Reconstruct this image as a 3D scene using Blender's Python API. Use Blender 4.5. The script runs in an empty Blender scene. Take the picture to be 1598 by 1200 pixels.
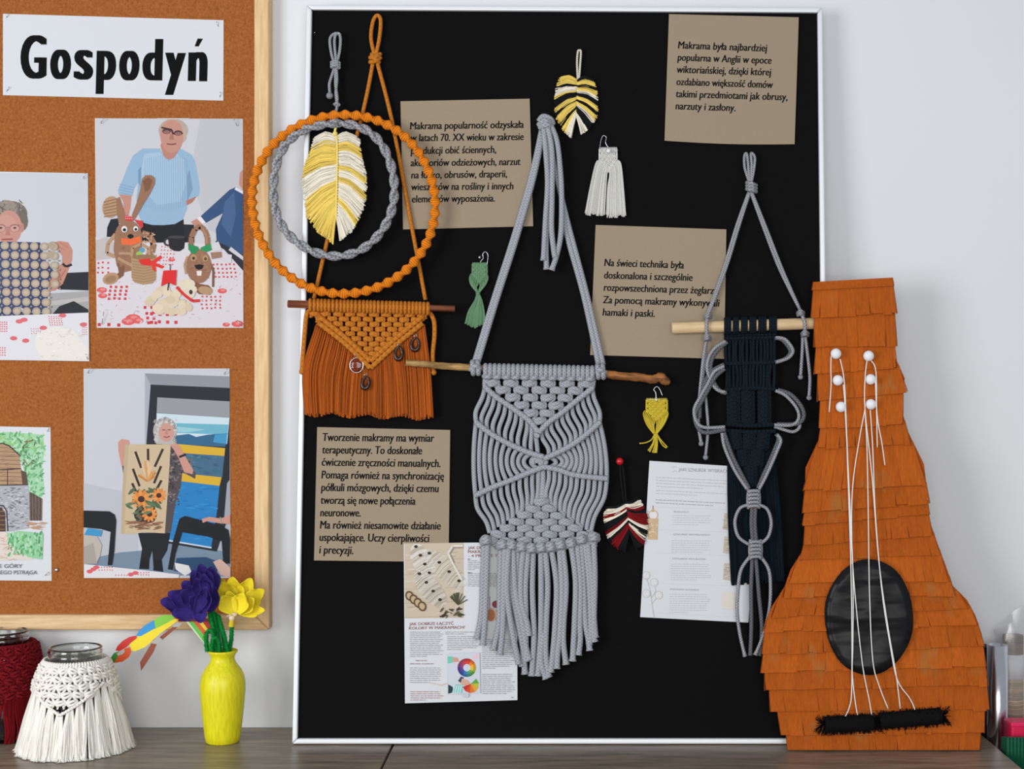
import bpy, math, random
from mathutils import Vector
random.seed(7)
PI = math.pi
rnd = random.uniform
SC = bpy.context.scene
COL = SC.collection

# ------------------------------------------------------------------ camera, light, exposure
F = 2220.0            # focal length in pixels of the 1598 wide frame
CX, CY = 891.0, 604.0  # where the wall's perpendicular meets the picture
DW = 2.0              # camera to wall
H = 0.478             # camera above table top
cam = bpy.data.cameras.new('camera')
cam.sensor_width = 36.0
cam.lens = F / 1598 * 36
cam.shift_x = -(CX - 799) / 1598
cam.shift_y = (CY - 600) / 1598
cam.clip_start = 0.05
camo = bpy.data.objects.new('camera', cam)
camo.location = (0, -DW, H)
camo.rotation_euler = (PI / 2, 0, 0)
COL.objects.link(camo)
SC.camera = camo

world = bpy.data.worlds.new('world')
SC.world = world
world.use_nodes = True
bg = world.node_tree.nodes['Background']
bg.inputs[0].default_value = (0.86, 0.92, 1.0, 1)
bg.inputs[1].default_value = 0.45

def window_light(name, loc, target, sx, sy, power, color):
    l = bpy.data.lights.new(name, 'AREA')
    l.shape = 'RECTANGLE'
    l.size, l.size_y, l.energy, l.color = sx, sy, power, color
    o = bpy.data.objects.new(name, l)
    o.location = loc
    d = Vector(target) - Vector(loc)
    o.rotation_euler = d.to_track_quat('-Z', 'Y').to_euler()
    COL.objects.link(o)
window_light('window_daylight', (-2.0, -2.3, 0.6), (-0.1, 0, 0.3), 1.1, 1.3, 45, (0.97, 0.985, 1.0))
window_light('window_daylight', (0.15, -3.0, 0.65), (0, 0, 0.4), 1.6, 1.3, 37, (1.0, 0.985, 0.965))

SC.view_settings.view_transform = 'Standard'
SC.view_settings.look = 'None'
SC.view_settings.exposure = 0.0
SC.view_settings.gamma = 1.0
SC.view_settings.use_curve_mapping = False

# ------------------------------------------------------------------ helpers
S = 0.00087           # metres per pixel near the pin board
def lin(c):
    return tuple(((x / 255) / 12.92 if x / 255 <= 0.04045 else ((x / 255 + 0.055) / 1.055) ** 2.4) for x in c)

def P(px, py, Y):     # a point at depth Y (wall = 0)
    d = DW + Y
    return Vector(((px - CX) * d / F, Y, H - (py - CY) * d / F))
BA, BB = -0.098, 0.065  # the leaning pin board's front: Y = BA + BB * z
def B(px, py, o=0.0):
    v = (py - CY) / F
    d = (DW + BA - o * S + BB * H) / (1 + BB * v)
    return Vector(((px - CX) / F * d, d - DW, H - v * d))
def C(px, py, o=0.0):   # cork board surface
    return P(px, py, -0.012 - o * S)
def Z(M, ox, oy, s):    # a close look's own ruler
    return lambda x, y, o=0.0: M(ox + x / s, oy + y / s, o)

class MB:
    def __init__(self):
        self.v = []; self.f = []; self.mi = []; self.uv = []; self.c = []; self.cc = (1, 1, 1); self.m = 0
    def add(self, p):
        self.v.append(Vector(p)); self.c.append(self.cc); return len(self.v) - 1
    def face(self, ids, uv=None):
        self.f.append(ids); self.mi.append(self.m); self.uv.append(uv)
    def build(self, name, mats, parent=None, smooth=True, loc=None):
        root = parent
        while root is not None and root.parent is not None: root = root.parent
        off = root.location.copy() if root is not None else (Vector(loc) if loc is not None else Vector((0, 0, 0)))
        me = bpy.data.meshes.new(name)
        me.from_pydata([tuple(p - off) for p in self.v], [], self.f)
        if not isinstance(mats, (list, tuple)): mats = [mats]
        for m in mats: me.materials.append(m)
        me.polygons.foreach_set('material_index', self.mi)
        me.polygons.foreach_set('use_smooth', [smooth] * len(self.f))
        if any(u is not None for u in self.uv):
            L = me.uv_layers.new(name='UVMap'); k = 0
            for ids, u in zip(self.f, self.uv):
                for j in range(len(ids)):
                    if u: L.data[k].uv = u[j]
                    k += 1
        a = me.color_attributes.new('Col', 'FLOAT_COLOR', 'POINT')
        flat = []
        for c in self.c: flat += [c[0], c[1], c[2], 1.0]
        a.data.foreach_set('color', flat)
        me.update()
        o = bpy.data.objects.new(name, me)
        COL.objects.link(o)
        if parent is not None: o.parent = parent
        elif loc is not None: o.location = loc
        return o
    # ---- shapes
    def quad(self, a, b, c, d):
        self.face([self.add(a), self.add(b), self.add(c), self.add(d)])
    def poly(self, pts):
        self.face([self.add(p) for p in pts])
    def box(self, lo, hi):
        x0, y0, z0 = lo; x1, y1, z1 = hi
        i = [self.add(p) for p in ((x0,y0,z0),(x1,y0,z0),(x1,y1,z0),(x0,y1,z0),(x0,y0,z1),(x1,y0,z1),(x1,y1,z1),(x0,y1,z1))]
        for q in ((0,3,2,1),(4,5,6,7),(0,1,5,4),(1,2,6,5),(2,3,7,6),(3,0,4,7)): self.face([i[k] for k in q])
    def prism(self, front, back):    # two matching outlines
        n = len(front)
        a = [self.add(p) for p in front]; b = [self.add(p) for p in back]
        self.face(a); self.face(b[::-1])
        for k in range(n):
            j = (k + 1) % n
            self.face([a[k], b[k], b[j], a[j]])
    def tube(self, pts, r, n=8, closed=False, rf=None, ell=None, twist=0.0, cap=True):
        N = len(pts)
        if N < 2: return
        tang = []
        for i in range(N):
            if closed: t = pts[(i + 1) % N] - pts[i - 1]
            else: t = pts[min(i + 1, N - 1)] - pts[max(i - 1, 0)]
            if t.length < 1e-9: t = Vector((0, 0, 1e-6))
            tang.append(t.normalized())
        nr = Vector((0, 1, 0)).cross(tang[0])
        if nr.length < 1e-4: nr = Vector((1, 0, 0))
        nr.normalize()
        rings = []; L = 0.0; ls = []
        for i in range(N):
            t = tang[i]
            nr = (nr - t * nr.dot(t))
            if nr.length < 1e-6: nr = t.orthogonal()
            nr.normalize()
            bn = t.cross(nr)
            if i: L += (pts[i] - pts[i - 1]).length
            ls.append(L)
            rr = r * (rf(i / (N - 1)) if rf else 1)
            ph = twist * 2 * PI * i / (N if closed else N - 1)
            ring = []
            for k in range(n):
                a = 2 * PI * k / n
                ex, ey = math.cos(a), math.sin(a)
                if ell: ex *= ell[0]; ey *= ell[1]
                if twist: ex, ey = ex * math.cos(ph) - ey * math.sin(ph), ex * math.sin(ph) + ey * math.cos(ph)
                ring.append(self.add(pts[i] + (nr * ex + bn * ey) * rr))
            rings.append(ring)
        m = N if closed else N - 1
        for i in range(m):
            A, Bq = rings[i], rings[(i + 1) % N]
            u0 = ls[i] / r; u1 = (ls[i + 1] if i + 1 < N else L + (pts[0] - pts[-1]).length) / r
            for k in range(n):
                j = (k + 1) % n
                self.face([A[k], A[j], Bq[j], Bq[k]], [(u0, k / n), (u0, (k + 1) / n), (u1, (k + 1) / n), (u1, k / n)])
        if not closed and cap:
            self.face(rings[0][::-1]); self.face(rings[-1])
    def ball(self, c, r, n=12, sq=(1, 1, 1)):
        c = Vector(c); m = n // 2
        top = self.add(c + Vector((0, 0, r * sq[2]))); rows = []
        for i in range(1, m):
            a = PI * i / m
            rows.append([self.add(c + Vector((r * sq[0] * math.sin(a) * math.cos(2*PI*k/n), r * sq[1] * math.sin(a) * math.sin(2*PI*k/n), r * sq[2] * math.cos(a)))) for k in range(n)])
        bot = self.add(c - Vector((0, 0, r * sq[2])))
        for k in range(n):
            j = (k + 1) % n
            self.face([top, rows[0][k], rows[0][j]]); self.face([bot, rows[-1][j], rows[-1][k]])
            for i in range(m - 2): self.face([rows[i][k], rows[i+1][k], rows[i+1][j], rows[i][j]])
    def lathe(self, c, prof, n=40):
        c = Vector(c); rows = []
        for r, z in prof:
            rows.append([self.add(c + Vector((r * math.cos(2*PI*k/n), r * math.sin(2*PI*k/n), z))) for k in range(n)])
        for i in range(len(rows) - 1):
            for k in range(n):
                j = (k + 1) % n
                self.face([rows[i][k], rows[i][j], rows[i+1][j], rows[i+1][k]])
        if prof[0][0] > 1e-6: self.face(rows[0][::-1])
        if prof[-1][0] > 1e-6: self.face(rows[-1])

def crom(pts, k=6, closed=False):
    if len(pts) < 3 and not closed:
        a, b = pts; return [a.lerp(b, i / k) for i in range(k + 1)]
    out = []; N = len(pts); seg = N if closed else N - 1
    for i in range(seg):
        if closed: p0, p1, p2, p3 = pts[i - 1], pts[i], pts[(i + 1) % N], pts[(i + 2) % N]
        else: p0, p1, p2, p3 = pts[max(i - 1, 0)], pts[i], pts[i + 1], pts[min(i + 2, N - 1)]
        for s in range(k):
            t = s / k
            out.append(0.5 * ((2 * p1) + (p2 - p0) * t + (2 * p0 - 5 * p1 + 4 * p2 - p3) * t * t + (3 * p1 - p0 - 3 * p2 + p3) * t ** 3))
    if not closed: out.append(pts[-1])
    return out
def cord(mb, M, pts, r, o=None, k=6, n=8, fray=0, **kw):   # pts in pixels (x, y[, o]); r in pixels
    w = [M(p[0], p[1], (p[2] if len(p) > 2 else (r if o is None else o))) for p in pts]
    rf = (lambda t: 1 + (fray * max(0, (t - 0.95) / 0.05))) if fray else None
    mb.tube(crom(w, k), r * S, n=n, rf=kw.pop('rf', rf), **kw)
def ribbed(mb, M, pts, r, o, period=8.0, amp=0.16, n=8):   # a cord wrapped tightly by half hitches
    w = crom([M(p[0], p[1], o) for p in pts], 4)
    L = sum((w[i+1] - w[i]).length for i in range(len(w) - 1))
    cnt = max(8, int(L / (period * S) * 5))
    q = resample(w, cnt)
    turns = L / (period * S)
    mb.tube(q, r * S, n=n, rf=lambda t: 1 + amp * math.cos(2 * PI * turns * t))
def resample(w, cnt):
    ls = [0]
    for i in range(1, len(w)): ls.append(ls[-1] + (w[i] - w[i-1]).length)
    out = []; j = 0
    for i in range(cnt + 1):
        t = ls[-1] * i / cnt
        while j < len(w) - 2 and ls[j + 1] < t: j += 1
        q = (t - ls[j]) / max(1e-9, ls[j + 1] - ls[j])
        out.append(w[j].lerp(w[j + 1], min(1, max(0, q))))
    return out
def knot(mb, M, x, y, w, h, r, o):      # a square knot: two crossing wraps over the core, a rounded lobe at each side
    kk = dict(n=7, k=3); j = rnd(-.05, .05); f = random.choice((-1, 1))
    for s in (-1, 1):
        cord(mb, M, [(x + s*w*.24, y - h*.62, o - r*.4), (x + s*w*.47, y - h*.22, o + r*.2), (x + s*w*.47, y + h*.22, o + r*.2), (x + s*w*.24, y + h*.62, o - r*.4)], r, **kk)
    cord(mb, M, [(x - f*w*.5, y + h*.16, o), (x - f*w*.22, y - h*.12, o + r*1.1), (x + f*w*.16, y - h*(.30 + j), o + r*1.2), (x + f*w*.46, y - h*.2, o)], r, **kk)
    cord(mb, M, [(x + f*w*.5, y - h*.06, o), (x + f*w*.24, y + h*.14, o + r*1.0), (x - f*w*.14, y + h*(.31 + j), o + r*1.1), (x - f*w*.46, y + h*.26, o)], r, **kk)
def along(pts, t):
    L = [math.dist(pts[i], pts[i+1]) for i in range(len(pts) - 1)]
    t = max(0, min(1, t)) * sum(L)
    for i, l in enumerate(L):
        if t <= l or i == len(L) - 1:
            q = t / l; return (pts[i][0] + (pts[i+1][0]-pts[i][0])*q, pts[i][1] + (pts[i+1][1]-pts[i][1])*q)
        t -= l

# ------------------------------------------------------------------ materials
def nodemat(name):
    m = bpy.data.materials.new(name); m.use_nodes = True
    nt = m.node_tree
    return m, nt, nt.nodes['Principled BSDF']
def N_(nt, typ, **kw):
    n = nt.nodes.new(typ)
    for k, v in kw.items(): setattr(n, k, v)
    return n
def mixcol(nt, fac, a, b, blend='MIX'):
    n = N_(nt, 'ShaderNodeMix', data_type='RGBA', blend_type=blend)
    for s, v in ((n.inputs[0], fac), (n.inputs[6], a), (n.inputs[7], b)):
        if hasattr(v, 'is_linked') or hasattr(v, 'links'): nt.links.new(v, s)
        elif isinstance(v, (int, float)): s.default_value = v
        else: s.default_value = (*v, 1)
    return n.outputs[2]
def noise(nt, scale, detail=4, stretch=None, rough=.55):
    t = N_(nt, 'ShaderNodeTexNoise'); t.inputs['Scale'].default_value = scale; t.inputs['Detail'].default_value = detail
    t.inputs['Roughness'].default_value = rough
    g = N_(nt, 'ShaderNodeNewGeometry'); src = g.outputs['Position']
    if stretch:
        mp = N_(nt, 'ShaderNodeMapping'); mp.inputs['Scale'].default_value = stretch
        nt.links.new(src, mp.inputs['Vector']); src = mp.outputs['Vector']
    nt.links.new(src, t.inputs['Vector'])
    return t.outputs['Fac']
def ramp(nt, fac, stops):
    r = N_(nt, 'ShaderNodeValToRGB')
    e = r.color_ramp.elements
    while len(e) < len(stops): e.new(0.5)
    for x, (p, c) in zip(e, stops): x.position = p; x.color = (*c, 1) if len(c) == 3 else c
    nt.links.new(fac, r.inputs['Fac']); return r.outputs['Color']
def bump(nt, bsdf, h, strength, dist=0.001):
    b = N_(nt, 'ShaderNodeBump'); b.inputs['Strength'].default_value = strength; b.inputs['Distance'].default_value = dist
    nt.links.new(h, b.inputs['Height']); nt.links.new(b.outputs['Normal'], bsdf.inputs['Normal'])
def attr(nt):
    a = N_(nt, 'ShaderNodeAttribute', attribute_name='Col'); return a.outputs['Color']
def plain(name, c, rough=.7, spec=.3, metal=0, var=0.12, nscale=300, bstr=0.0, stretch=None):
    m, nt, b = nodemat(name)
    c = lin(c); f = noise(nt, nscale, 4, stretch)
    nt.links.new(mixcol(nt, f, tuple(x * (1 - var) for x in c), tuple(min(1, x * (1 + var)) for x in c)), b.inputs['Base Color'])
    b.inputs['Roughness'].default_value = rough; b.inputs['Specular IOR Level'].default_value = spec; b.inputs['Metallic'].default_value = metal
    if bstr: bump(nt, b, f, bstr)
    return m
def attrmat(name, rough=.75, spec=.25, var=0.0, nscale=400, stretch=None, bstr=0.0, gain=1.0):
    m, nt, b = nodemat(name)
    a = attr(nt)
    if gain != 1: a = mixcol(nt, 1.0, a, (gain,) * 3, 'MULTIPLY')
    if var:
        f = noise(nt, nscale, 4, stretch)
        g = ramp(nt, f, [(0.25, (1 - var,) * 3), (0.75, (1,) * 3)])
        a = mixcol(nt, 1.0, a, g, 'MULTIPLY')
        if bstr: bump(nt, b, f, bstr)
    nt.links.new(a, b.inputs['Base Color'])
    b.inputs['Roughness'].default_value = rough; b.inputs['Specular IOR Level'].default_value = spec
    return m
def rope(name, c, c2, ku=1.6, kv=3, glint=False, bstr=.6):   # braided or twisted cord, pattern follows the cord's own length
    m, nt, b = nodemat(name)
    uv = N_(nt, 'ShaderNodeUVMap'); sp = N_(nt, 'ShaderNodeSeparateXYZ'); nt.links.new(uv.outputs[0], sp.inputs[0])
    def mth(op, a, bb):
        n = N_(nt, 'ShaderNodeMath', operation=op)
        for s, v in zip(n.inputs, (a, bb)):
            if isinstance(v, (int, float)): s.default_value = v
            elif v is not None: nt.links.new(v, s)
        return n.outputs[0]
    u = mth('MULTIPLY', sp.outputs[0], ku * 2.2); v = mth('MULTIPLY', sp.outputs[1], 2 * PI * kv)
    s1 = mth('SINE', mth('ADD', u, v), None); s2 = mth('SINE', mth('SUBTRACT', u, v), None)
    mx = mth('MAXIMUM', s1, s2)
    f = mth('ADD', mth('MULTIPLY', mx, .5), .5)
    nz = noise(nt, 900, 2)
    f2 = mth('MULTIPLY', f, mth('ADD', nz, .4))
    nt.links.new(mixcol(nt, f2, lin(c2), lin(c)), b.inputs['Base Color'])
    b.inputs['Roughness'].default_value = .85; b.inputs['Specular IOR Level'].default_value = .15
    if glint:
        t = mth('GREATER_THAN', noise(nt, 1500, 1), .62)
        nt.links.new(t, b.inputs['Metallic'])
        b.inputs['Roughness'].default_value = .4
    bump(nt, b, f, bstr, 0.0008)
    return m

def make_wall():
    m, nt, b = nodemat('painted_plaster')
    f = noise(nt, 3, 5)
    nt.links.new(mixcol(nt, f, lin((214, 215, 218)), lin((220, 221, 223))), b.inputs['Base Color'])
    b.inputs['Roughness'].default_value = .9; b.inputs['Specular IOR Level'].default_value = .15
    bump(nt, b, noise(nt, 90, 6), .08, .002); return m
def make_cork():
    m, nt, b = nodemat('cork')
    f = noise(nt, 260, 5, None, .7); f2 = noise(nt, 60, 3)
    c = ramp(nt, f, [(.28, lin((106, 52, 20))), (.46, lin((150, 88, 42))), (.60, lin((164, 102, 54))), (.76, lin((194, 142, 92)))])
    c = mixcol(nt, .35, c, ramp(nt, f2, [(.3, lin((140, 78, 34))), (.7, lin((156, 94, 46)))]))
    nt.links.new(c, b.inputs['Base Color']); b.inputs['Roughness'].default_value = .9; b.inputs['Specular IOR Level'].default_value = .1
    bump(nt, b, f, .3, .001); return m
def make_wood(name, a, bcol, stretch, scale=40, rough=.5, spec=.35, lo=.35, hi=.65):
    m, nt, b = nodemat(name)
    f = noise(nt, scale, 6, stretch, .65)
    nt.links.new(ramp(nt, f, [(lo, lin(a)), (hi, lin(bcol))]), b.inputs['Base Color'])
    b.inputs['Roughness'].default_value = rough; b.inputs['Specular IOR Level'].default_value = spec
    bump(nt, b, f, .08, .0005); return m
def make_glass(name, tint=(1, 1, 1), rough=0.02):
    m, nt, b = nodemat(name)
    b.inputs['Base Color'].default_value = (*tint, 1); b.inputs['Transmission Weight'].default_value = 1
    b.inputs['Roughness'].default_value = rough; b.inputs['IOR'].default_value = 1.45; return m

WALL = make_wall(); CORK = make_cork()
FRAMEW_H = make_wood('pine_rail', (196, 158, 112), (222, 190, 146), (1.5, 20, 20), 12, .55)
FRAMEW_V = make_wood('pine_stile', (204, 166, 116), (224, 192, 146), (20, 20, 1.5), 12, .55)
TABLE = make_wood('oak_laminate', (96, 84, 72), (158, 142, 124), (1.2, 9, 9), 9, .36, .45, .3, .72)
DARKMETAL = plain('dark_steel', (60, 60, 64), .4, .5, .6)
ALU = plain('brushed_aluminium', (222, 224, 228), .45, .5, .25, .03)
FELT = plain('black_felt', (14, 13, 14), .95, .08, 0, .35, 700, .2)
KRAFT = plain('kraft_paper', (149, 134, 113), .85, .15, 0, .07, 500)
PAPER = plain('white_paper', (205, 207, 211), .8, .2, 0, .015, 90)
PRINT = attrmat('printed_ink', .6, .2, gain=.84)
INK = plain('black_ink', (14, 14, 16), .8, .1, 0, 0)
STEEL = plain('bright_steel', (190, 190, 195), .25, .6, .9, .05)
GREYROPE = rope('grey_braided_cord', (168, 170, 176), (118, 120, 127), 2.6, 4, False, .35)
SILVER = rope('silver_flecked_cord', (162, 163, 168), (104, 104, 109), 1.8, 3, True)
DGREY = rope('darker_grey_cord', (104, 105, 110), (66, 66, 70), 1.8, 3)
OCHRE = rope('ochre_cotton_cord', (190, 118, 40), (164, 96, 28), 1.2, 2, False, .2)
OFRINGE = attrmat('ochre_combed_cotton', .9, .1, .25, 500, (3, 3, .4))
ORING = rope('bright_orange_cord', (238, 142, 34), (206, 108, 18), 7.0, 0, False, 1.0)
NAVY = rope('navy_cotton_cord', (15, 27, 36), (7, 13, 18), 1.5, 2)
NAVYF = attrmat('navy_combed_cotton', .9, .1, .3, 500, (3, 3, .4))
STRAND = attrmat('cotton_strands', .9, .1, .12, 600)
COPPER = plain('copper_pipe', (196, 122, 88), .36, .5, 1.0, .2, 60)
BARK = make_wood('peeled_branch', (74, 42, 20), (162, 104, 52), (12, 60, 60), 3, .6, .3)
BARKL = make_wood('pale_branch', (118, 88, 48), (184, 148, 92), (12, 60, 60), 3, .6, .3)
DOWEL = make_wood('beech_dowel', (196, 168, 126), (214, 188, 148), (2, 30, 30), 20, .5)

# ------------------------------------------------------------------ things
def tag(o, label, cat, group=None, kind=None):
    o['label'] = label; o['category'] = cat
    if group: o['group'] = group
    if kind: o['kind'] = kind
    return o
def empty(name, loc, label, cat, group=None):
    o = bpy.data.objects.new(name, None); COL.objects.link(o); o.location = loc
    o.empty_display_size = .02
    return tag(o, label, cat, group)
def struct(o): o['kind'] = 'structure'; return o

LAY = 0.01   # px of height between printed layers
class Art:
    """ink shapes printed on a sheet"""
    def __init__(self, mb, M): self.mb, self.M, self.o = mb, M, 0.68
    def poly(self, c, pts):
        self.o += LAY; self.mb.cc = lin(c)
        self.mb.poly([self.M(x, y, self.o) for x, y in pts])
    def ell(self, c, x, y, rx, ry, n=16, rot=0, a0=0, a1=2*PI):
        q = []
        for i in range(n):
            a = a0 + (a1 - a0) * i / (n if a1 - a0 > 6.2 else n - 1)
            ex, ey = rx * math.cos(a), ry * math.sin(a)
            q.append((x + ex * math.cos(rot) - ey * math.sin(rot), y + ex * math.sin(rot) + ey * math.cos(rot)))
        self.poly(c, q)
    def line(self, c, pts, w):
        for a, b in zip(pts[:-1], pts[1:]):
            d = math.dist(a, b) or 1; nx, ny = -(b[1]-a[1])/d*w/2, (b[0]-a[0])/d*w/2
            self.poly(c, [(a[0]+nx, a[1]+ny), (b[0]+nx, b[1]+ny), (b[0]-nx, b[1]-ny), (a[0]-nx, a[1]-ny)])
            self.o -= LAY
        self.o += LAY
    def dots(self, c, x0, y0, nx, ny, dx, dy, s, jit=0, sk=0):
        self.o += LAY; self.mb.cc = lin(c); o = self.o
        for i in range(nx):
            for j in range(ny):
                x, y = x0 + i*dx + j*sk + rnd(-jit, jit), y0 + j*dy + rnd(-jit, jit)
                self.mb.poly([self.M(x+a*s, y+b*s, o) for a, b in ((-1,-1),(1,-1),(1,1),(-1,1))])
    def specks(self, cols, x0, y0, x1, y1, n, sx, sy, rot=1.0):
        self.o += LAY; o = self.o
        for i in range(n):
            self.mb.cc = lin(random.choice(cols)); o += .0008
            x, y = rnd(x0, x1), rnd(y0, y1); a = rnd(-rot, rot); k = rnd(.5, 1.3)
            ca, sa = math.cos(a), math.sin(a)
            self.mb.poly([self.M(x + (p*ca - q*sa)*k, y + (p*sa + q*ca)*k, o) for p, q in ((-sx,-sy*.4),(0,-sy),(sx,-sy*.3),(sx*.8,sy*.5),(0,sy),(-sx*.9,sy*.5))])
        self.o = o
    def words(self, c, x0, x1, y0, dy, n, h, slope=0.0, ragged=.15, word=(6, 26)):
        self.o += LAY; self.mb.cc = lin(c)
        for i in range(n):
            x = x0; e = x1 - (x1 - x0) * (rnd(0, ragged) if i < n - 1 else rnd(.2, .6)); y = y0 + i * dy
            while x < e:
                w = min(rnd(*word), e - x)
                if w < 1.5: break
                a, b = x, x + w
                ya, yb = y + (a - x0) * slope, y + (b - x0) * slope
                self.mb.poly([self.M(a, ya, self.o), self.M(b, yb, self.o), self.M(b, yb + h, self.o), self.M(a, ya + h, self.o)])
                x += w + rnd(2.5, 5)

def glyphs(s, shear, res):
    cu = bpy.data.curves.new('t', 'FONT'); cu.body = s; cu.size = 1; cu.shear = shear; cu.resolution_u = res
    ob = bpy.data.objects.new('t', cu); COL.objects.link(ob)
    ev = ob.evaluated_get(bpy.context.evaluated_depsgraph_get()); me = ev.to_mesh()
    v = [(p.co.x, p.co.y) for p in me.vertices]; f = [tuple(p.vertices) for p in me.polygons]
    ev.to_mesh_clear(); bpy.data.objects.remove(ob); bpy.data.curves.remove(cu)
    return v, f
BASE = dict(zip('ąćęłńśźżĄĆĘŁŃŚŻó', 'acelnszzACELNSZo'))
WID = {}
def text(mb, M, s, p0, p1, hgt, o=0.7, bold=0.0, shear=0.0, res=3):
    plain_ = ''.join(BASE.get(c, c) for c in s)
    v, f = glyphs(plain_, shear, res)
    for i, c in enumerate(s):           # accents, tails, dots and strokes of the Polish letters
        if c not in BASE: continue
        ch = BASE[c]
        if ch not in WID: gv = glyphs(ch, 0, 2)[0]; WID[ch] = (max(q[0] for q in gv) - min(q[0] for q in gv), max(q[1] for q in gv))
        w, top = WID[ch]
        x = max(q[0] for q in glyphs(plain_[:i + 1], 0, 2)[0]) - w / 2
        if c in 'ćńśźĆŃŚó': pts = [(x - .03, top + .06), (x + .05, top + .06), (x + .15, top + .22), (x + .04, top + .22)]
        elif c in 'żŻ': pts = [(x - .05, top + .08), (x + .05, top + .08), (x + .05, top + .18), (x - .05, top + .18)]
        elif c in 'łŁ':
            m0 = .36 if c == 'ł' else .3; x = x if c == 'ł' else x - w / 2 + .04
            pts = [(x - .13, m0 - .08), (x + .14, m0 + .08), (x + .14, m0 + .16), (x - .13, m0)]
        else:
            x = x + w * .28; pts = [(x - .02, .03), (x + .06, .03), (x + .01, -.08), (x + .10, -.12), (x + .09, -.18), (x - .03, -.17), (x - .08, -.10)]
        k = len(v); v += [(px_ + shear * py_, py_) for px_, py_ in pts]; f.append(tuple(range(k, k + len(pts))))
    xs = [q[0] for q in v]; a, b = min(xs), max(xs)
    dx, dy = p1[0] - p0[0], p1[1] - p0[1]; L = math.hypot(dx, dy); ux, uy = dx / L, dy / L
    for bx in ([-bold / 2, bold / 2] if bold else [0]):
        ids = []; o += .004
        for vx, vy in v:
            t = bx * hgt + (vx - a) / (b - a) * L; y = vy * hgt
            ids.append(mb.add(M(p0[0] + ux * t + uy * y, p0[1] + uy * t - ux * y, o)))
        for q in f: mb.face([ids[i] for i in q])

def sheet(mb, M, q, o0=0.0, o1=0.5, nx=10, curl=0.0, bow=0.0):   # thin paper with real thickness, corners TL TR BR BL
    def pt(u, v):
        x = (q[0][0]*(1-u)+q[1][0]*u)*(1-v)+(q[3][0]*(1-u)+q[2][0]*u)*v
        y = (q[0][1]*(1-u)+q[1][1]*u)*(1-v)+(q[3][1]*(1-u)+q[2][1]*u)*v + bow*math.sin(PI*u)*v
        return x, y
    for o, flip in ((o1, 0), (o0, 1)):
        g = [[mb.add(M(*pt(i/nx, j/nx), o)) for i in range(nx+1)] for j in range(nx+1)]
        for j in range(nx):
            for i in range(nx):
                f = [g[j][i], g[j+1][i], g[j+1][i+1], g[j][i+1]]
                mb.face(f[::-1] if flip else f)
        if not flip: gf = g
    edge = lambda g: [g[0][i] for i in range(nx)] + [g[j][nx] for j in range(nx)] + [g[nx][nx-i] for i in range(nx)] + [g[nx-j][0] for j in range(nx)]
    a, b = edge(gf), edge(g); n = len(a)
    for i in range(n): mb.face([a[i], b[i], b[(i+1) % n], a[(i+1) % n]])

# ================================================================== the setting
mb = MB(); mb.box((-1.9, 0, -.78), (1.7, .12, 1.7)); struct(mb.build('wall_back', WALL, smooth=False))
mb = MB(); mb.box((-1.9, -2.9, -.80), (1.7, 0, -.75)); struct(mb.build('floor', plain('grey_floor', (120, 116, 112), .6, .3), smooth=False))

def table(x0, x1, label):
    t = empty('table', ((x0 + x1) / 2, -.35, -.75), label, 'table', None)
    m = MB(); m.box((x0, -.70, -.028), (x1, -.001, 0)); tp = m.build('tabletop', TABLE, t, smooth=False)
    bv = tp.modifiers.new('b', 'BEVEL'); bv.width = .0012; bv.segments = 2
    for lx in (x0 + .04, x1 - .04):
        for ly in (-.66, -.04):
            m = MB(); m.box((lx - .02, ly - .02, -.75), (lx + .02, ly + .02, -.028)); m.build('leg', DARKMETAL, t, smooth=False)
    return t
table(-1.44, -.2395, 'grey-brown wood laminate table under the two jars and the yellow vase')
table(-.2365, .565, 'grey-brown wood laminate table under the black board and the guitar piñata')

# ================================================================== cork board and what is pinned on it
cb = empty('cork_board', (-.85, 0, .60), 'cork notice board in a pale pine frame, hung on the wall at left', 'cork board')
xr, xi = P(420, 604, -.024).x, P(396, 604, -.024).x
zb, zi = P(420, 983.5, -.024).z, P(420, 961, -.024).z
xl, zt = xr - 1.20, zb + .92
fw = xr - xi
m = MB(); m.box((xl + fw*.7, -.012, zb + fw*.7), (xr - fw*.7, -.0015, zt - fw*.7)); m.build('cork_panel', CORK, cb, smooth=False)
def rail(mat, pts):   # mitred rail: outline in x, z
    m = MB(); m.prism([(x, -.024, z) for x, z in pts], [(x, -.0005, z) for x, z in pts])
    o = m.build('frame_rail', mat, cb, smooth=False); b = o.modifiers.new('b', 'BEVEL'); b.width = .003; b.segments = 3
rail(FRAMEW_H, [(xl, zb), (xr, zb), (xr-fw, zb+fw), (xl+fw, zb+fw)])
rail(FRAMEW_H, [(xl, zt), (xl+fw, zt-fw), (xr-fw, zt-fw), (xr, zt)])
rail(FRAMEW_V, [(xr, zb), (xr, zt), (xr-fw, zt-fw), (xr-fw, zb+fw)])
rail(FRAMEW_V, [(xl, zb), (xl+fw, zb+fw), (xl+fw, zt-fw), (xl, zt)])

def pin(M, a, b, where, group, o=.6):
    m = MB(); p, q = M(a[0], a[1], o + 4), M(b[0], b[1], o)
    m.tube([q + Vector((0, .004, 0)), q, p], .55 * S, n=6); m.ball(p, .9 * S, 8)
    tag(m.build('pin', STEEL, loc=q), 'thin steel pin through the ' + where, 'pin', group)

def paper(name, M, q, label, cat, art=None, mats=None, o0=0.15, **kw):
    m = MB(); m.cc = (1, 1, 1)
    sheet(m, M, q, o0, o0 + .5, **kw)
    if art:
        m.m = 1; art(m)
    loc = M((q[2][0] + q[3][0]) / 2, (q[2][1] + q[3][1]) / 2, o0)
    return tag(m.build(name, mats or [PAPER, PRINT], smooth=False, loc=loc), label, cat)

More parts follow.
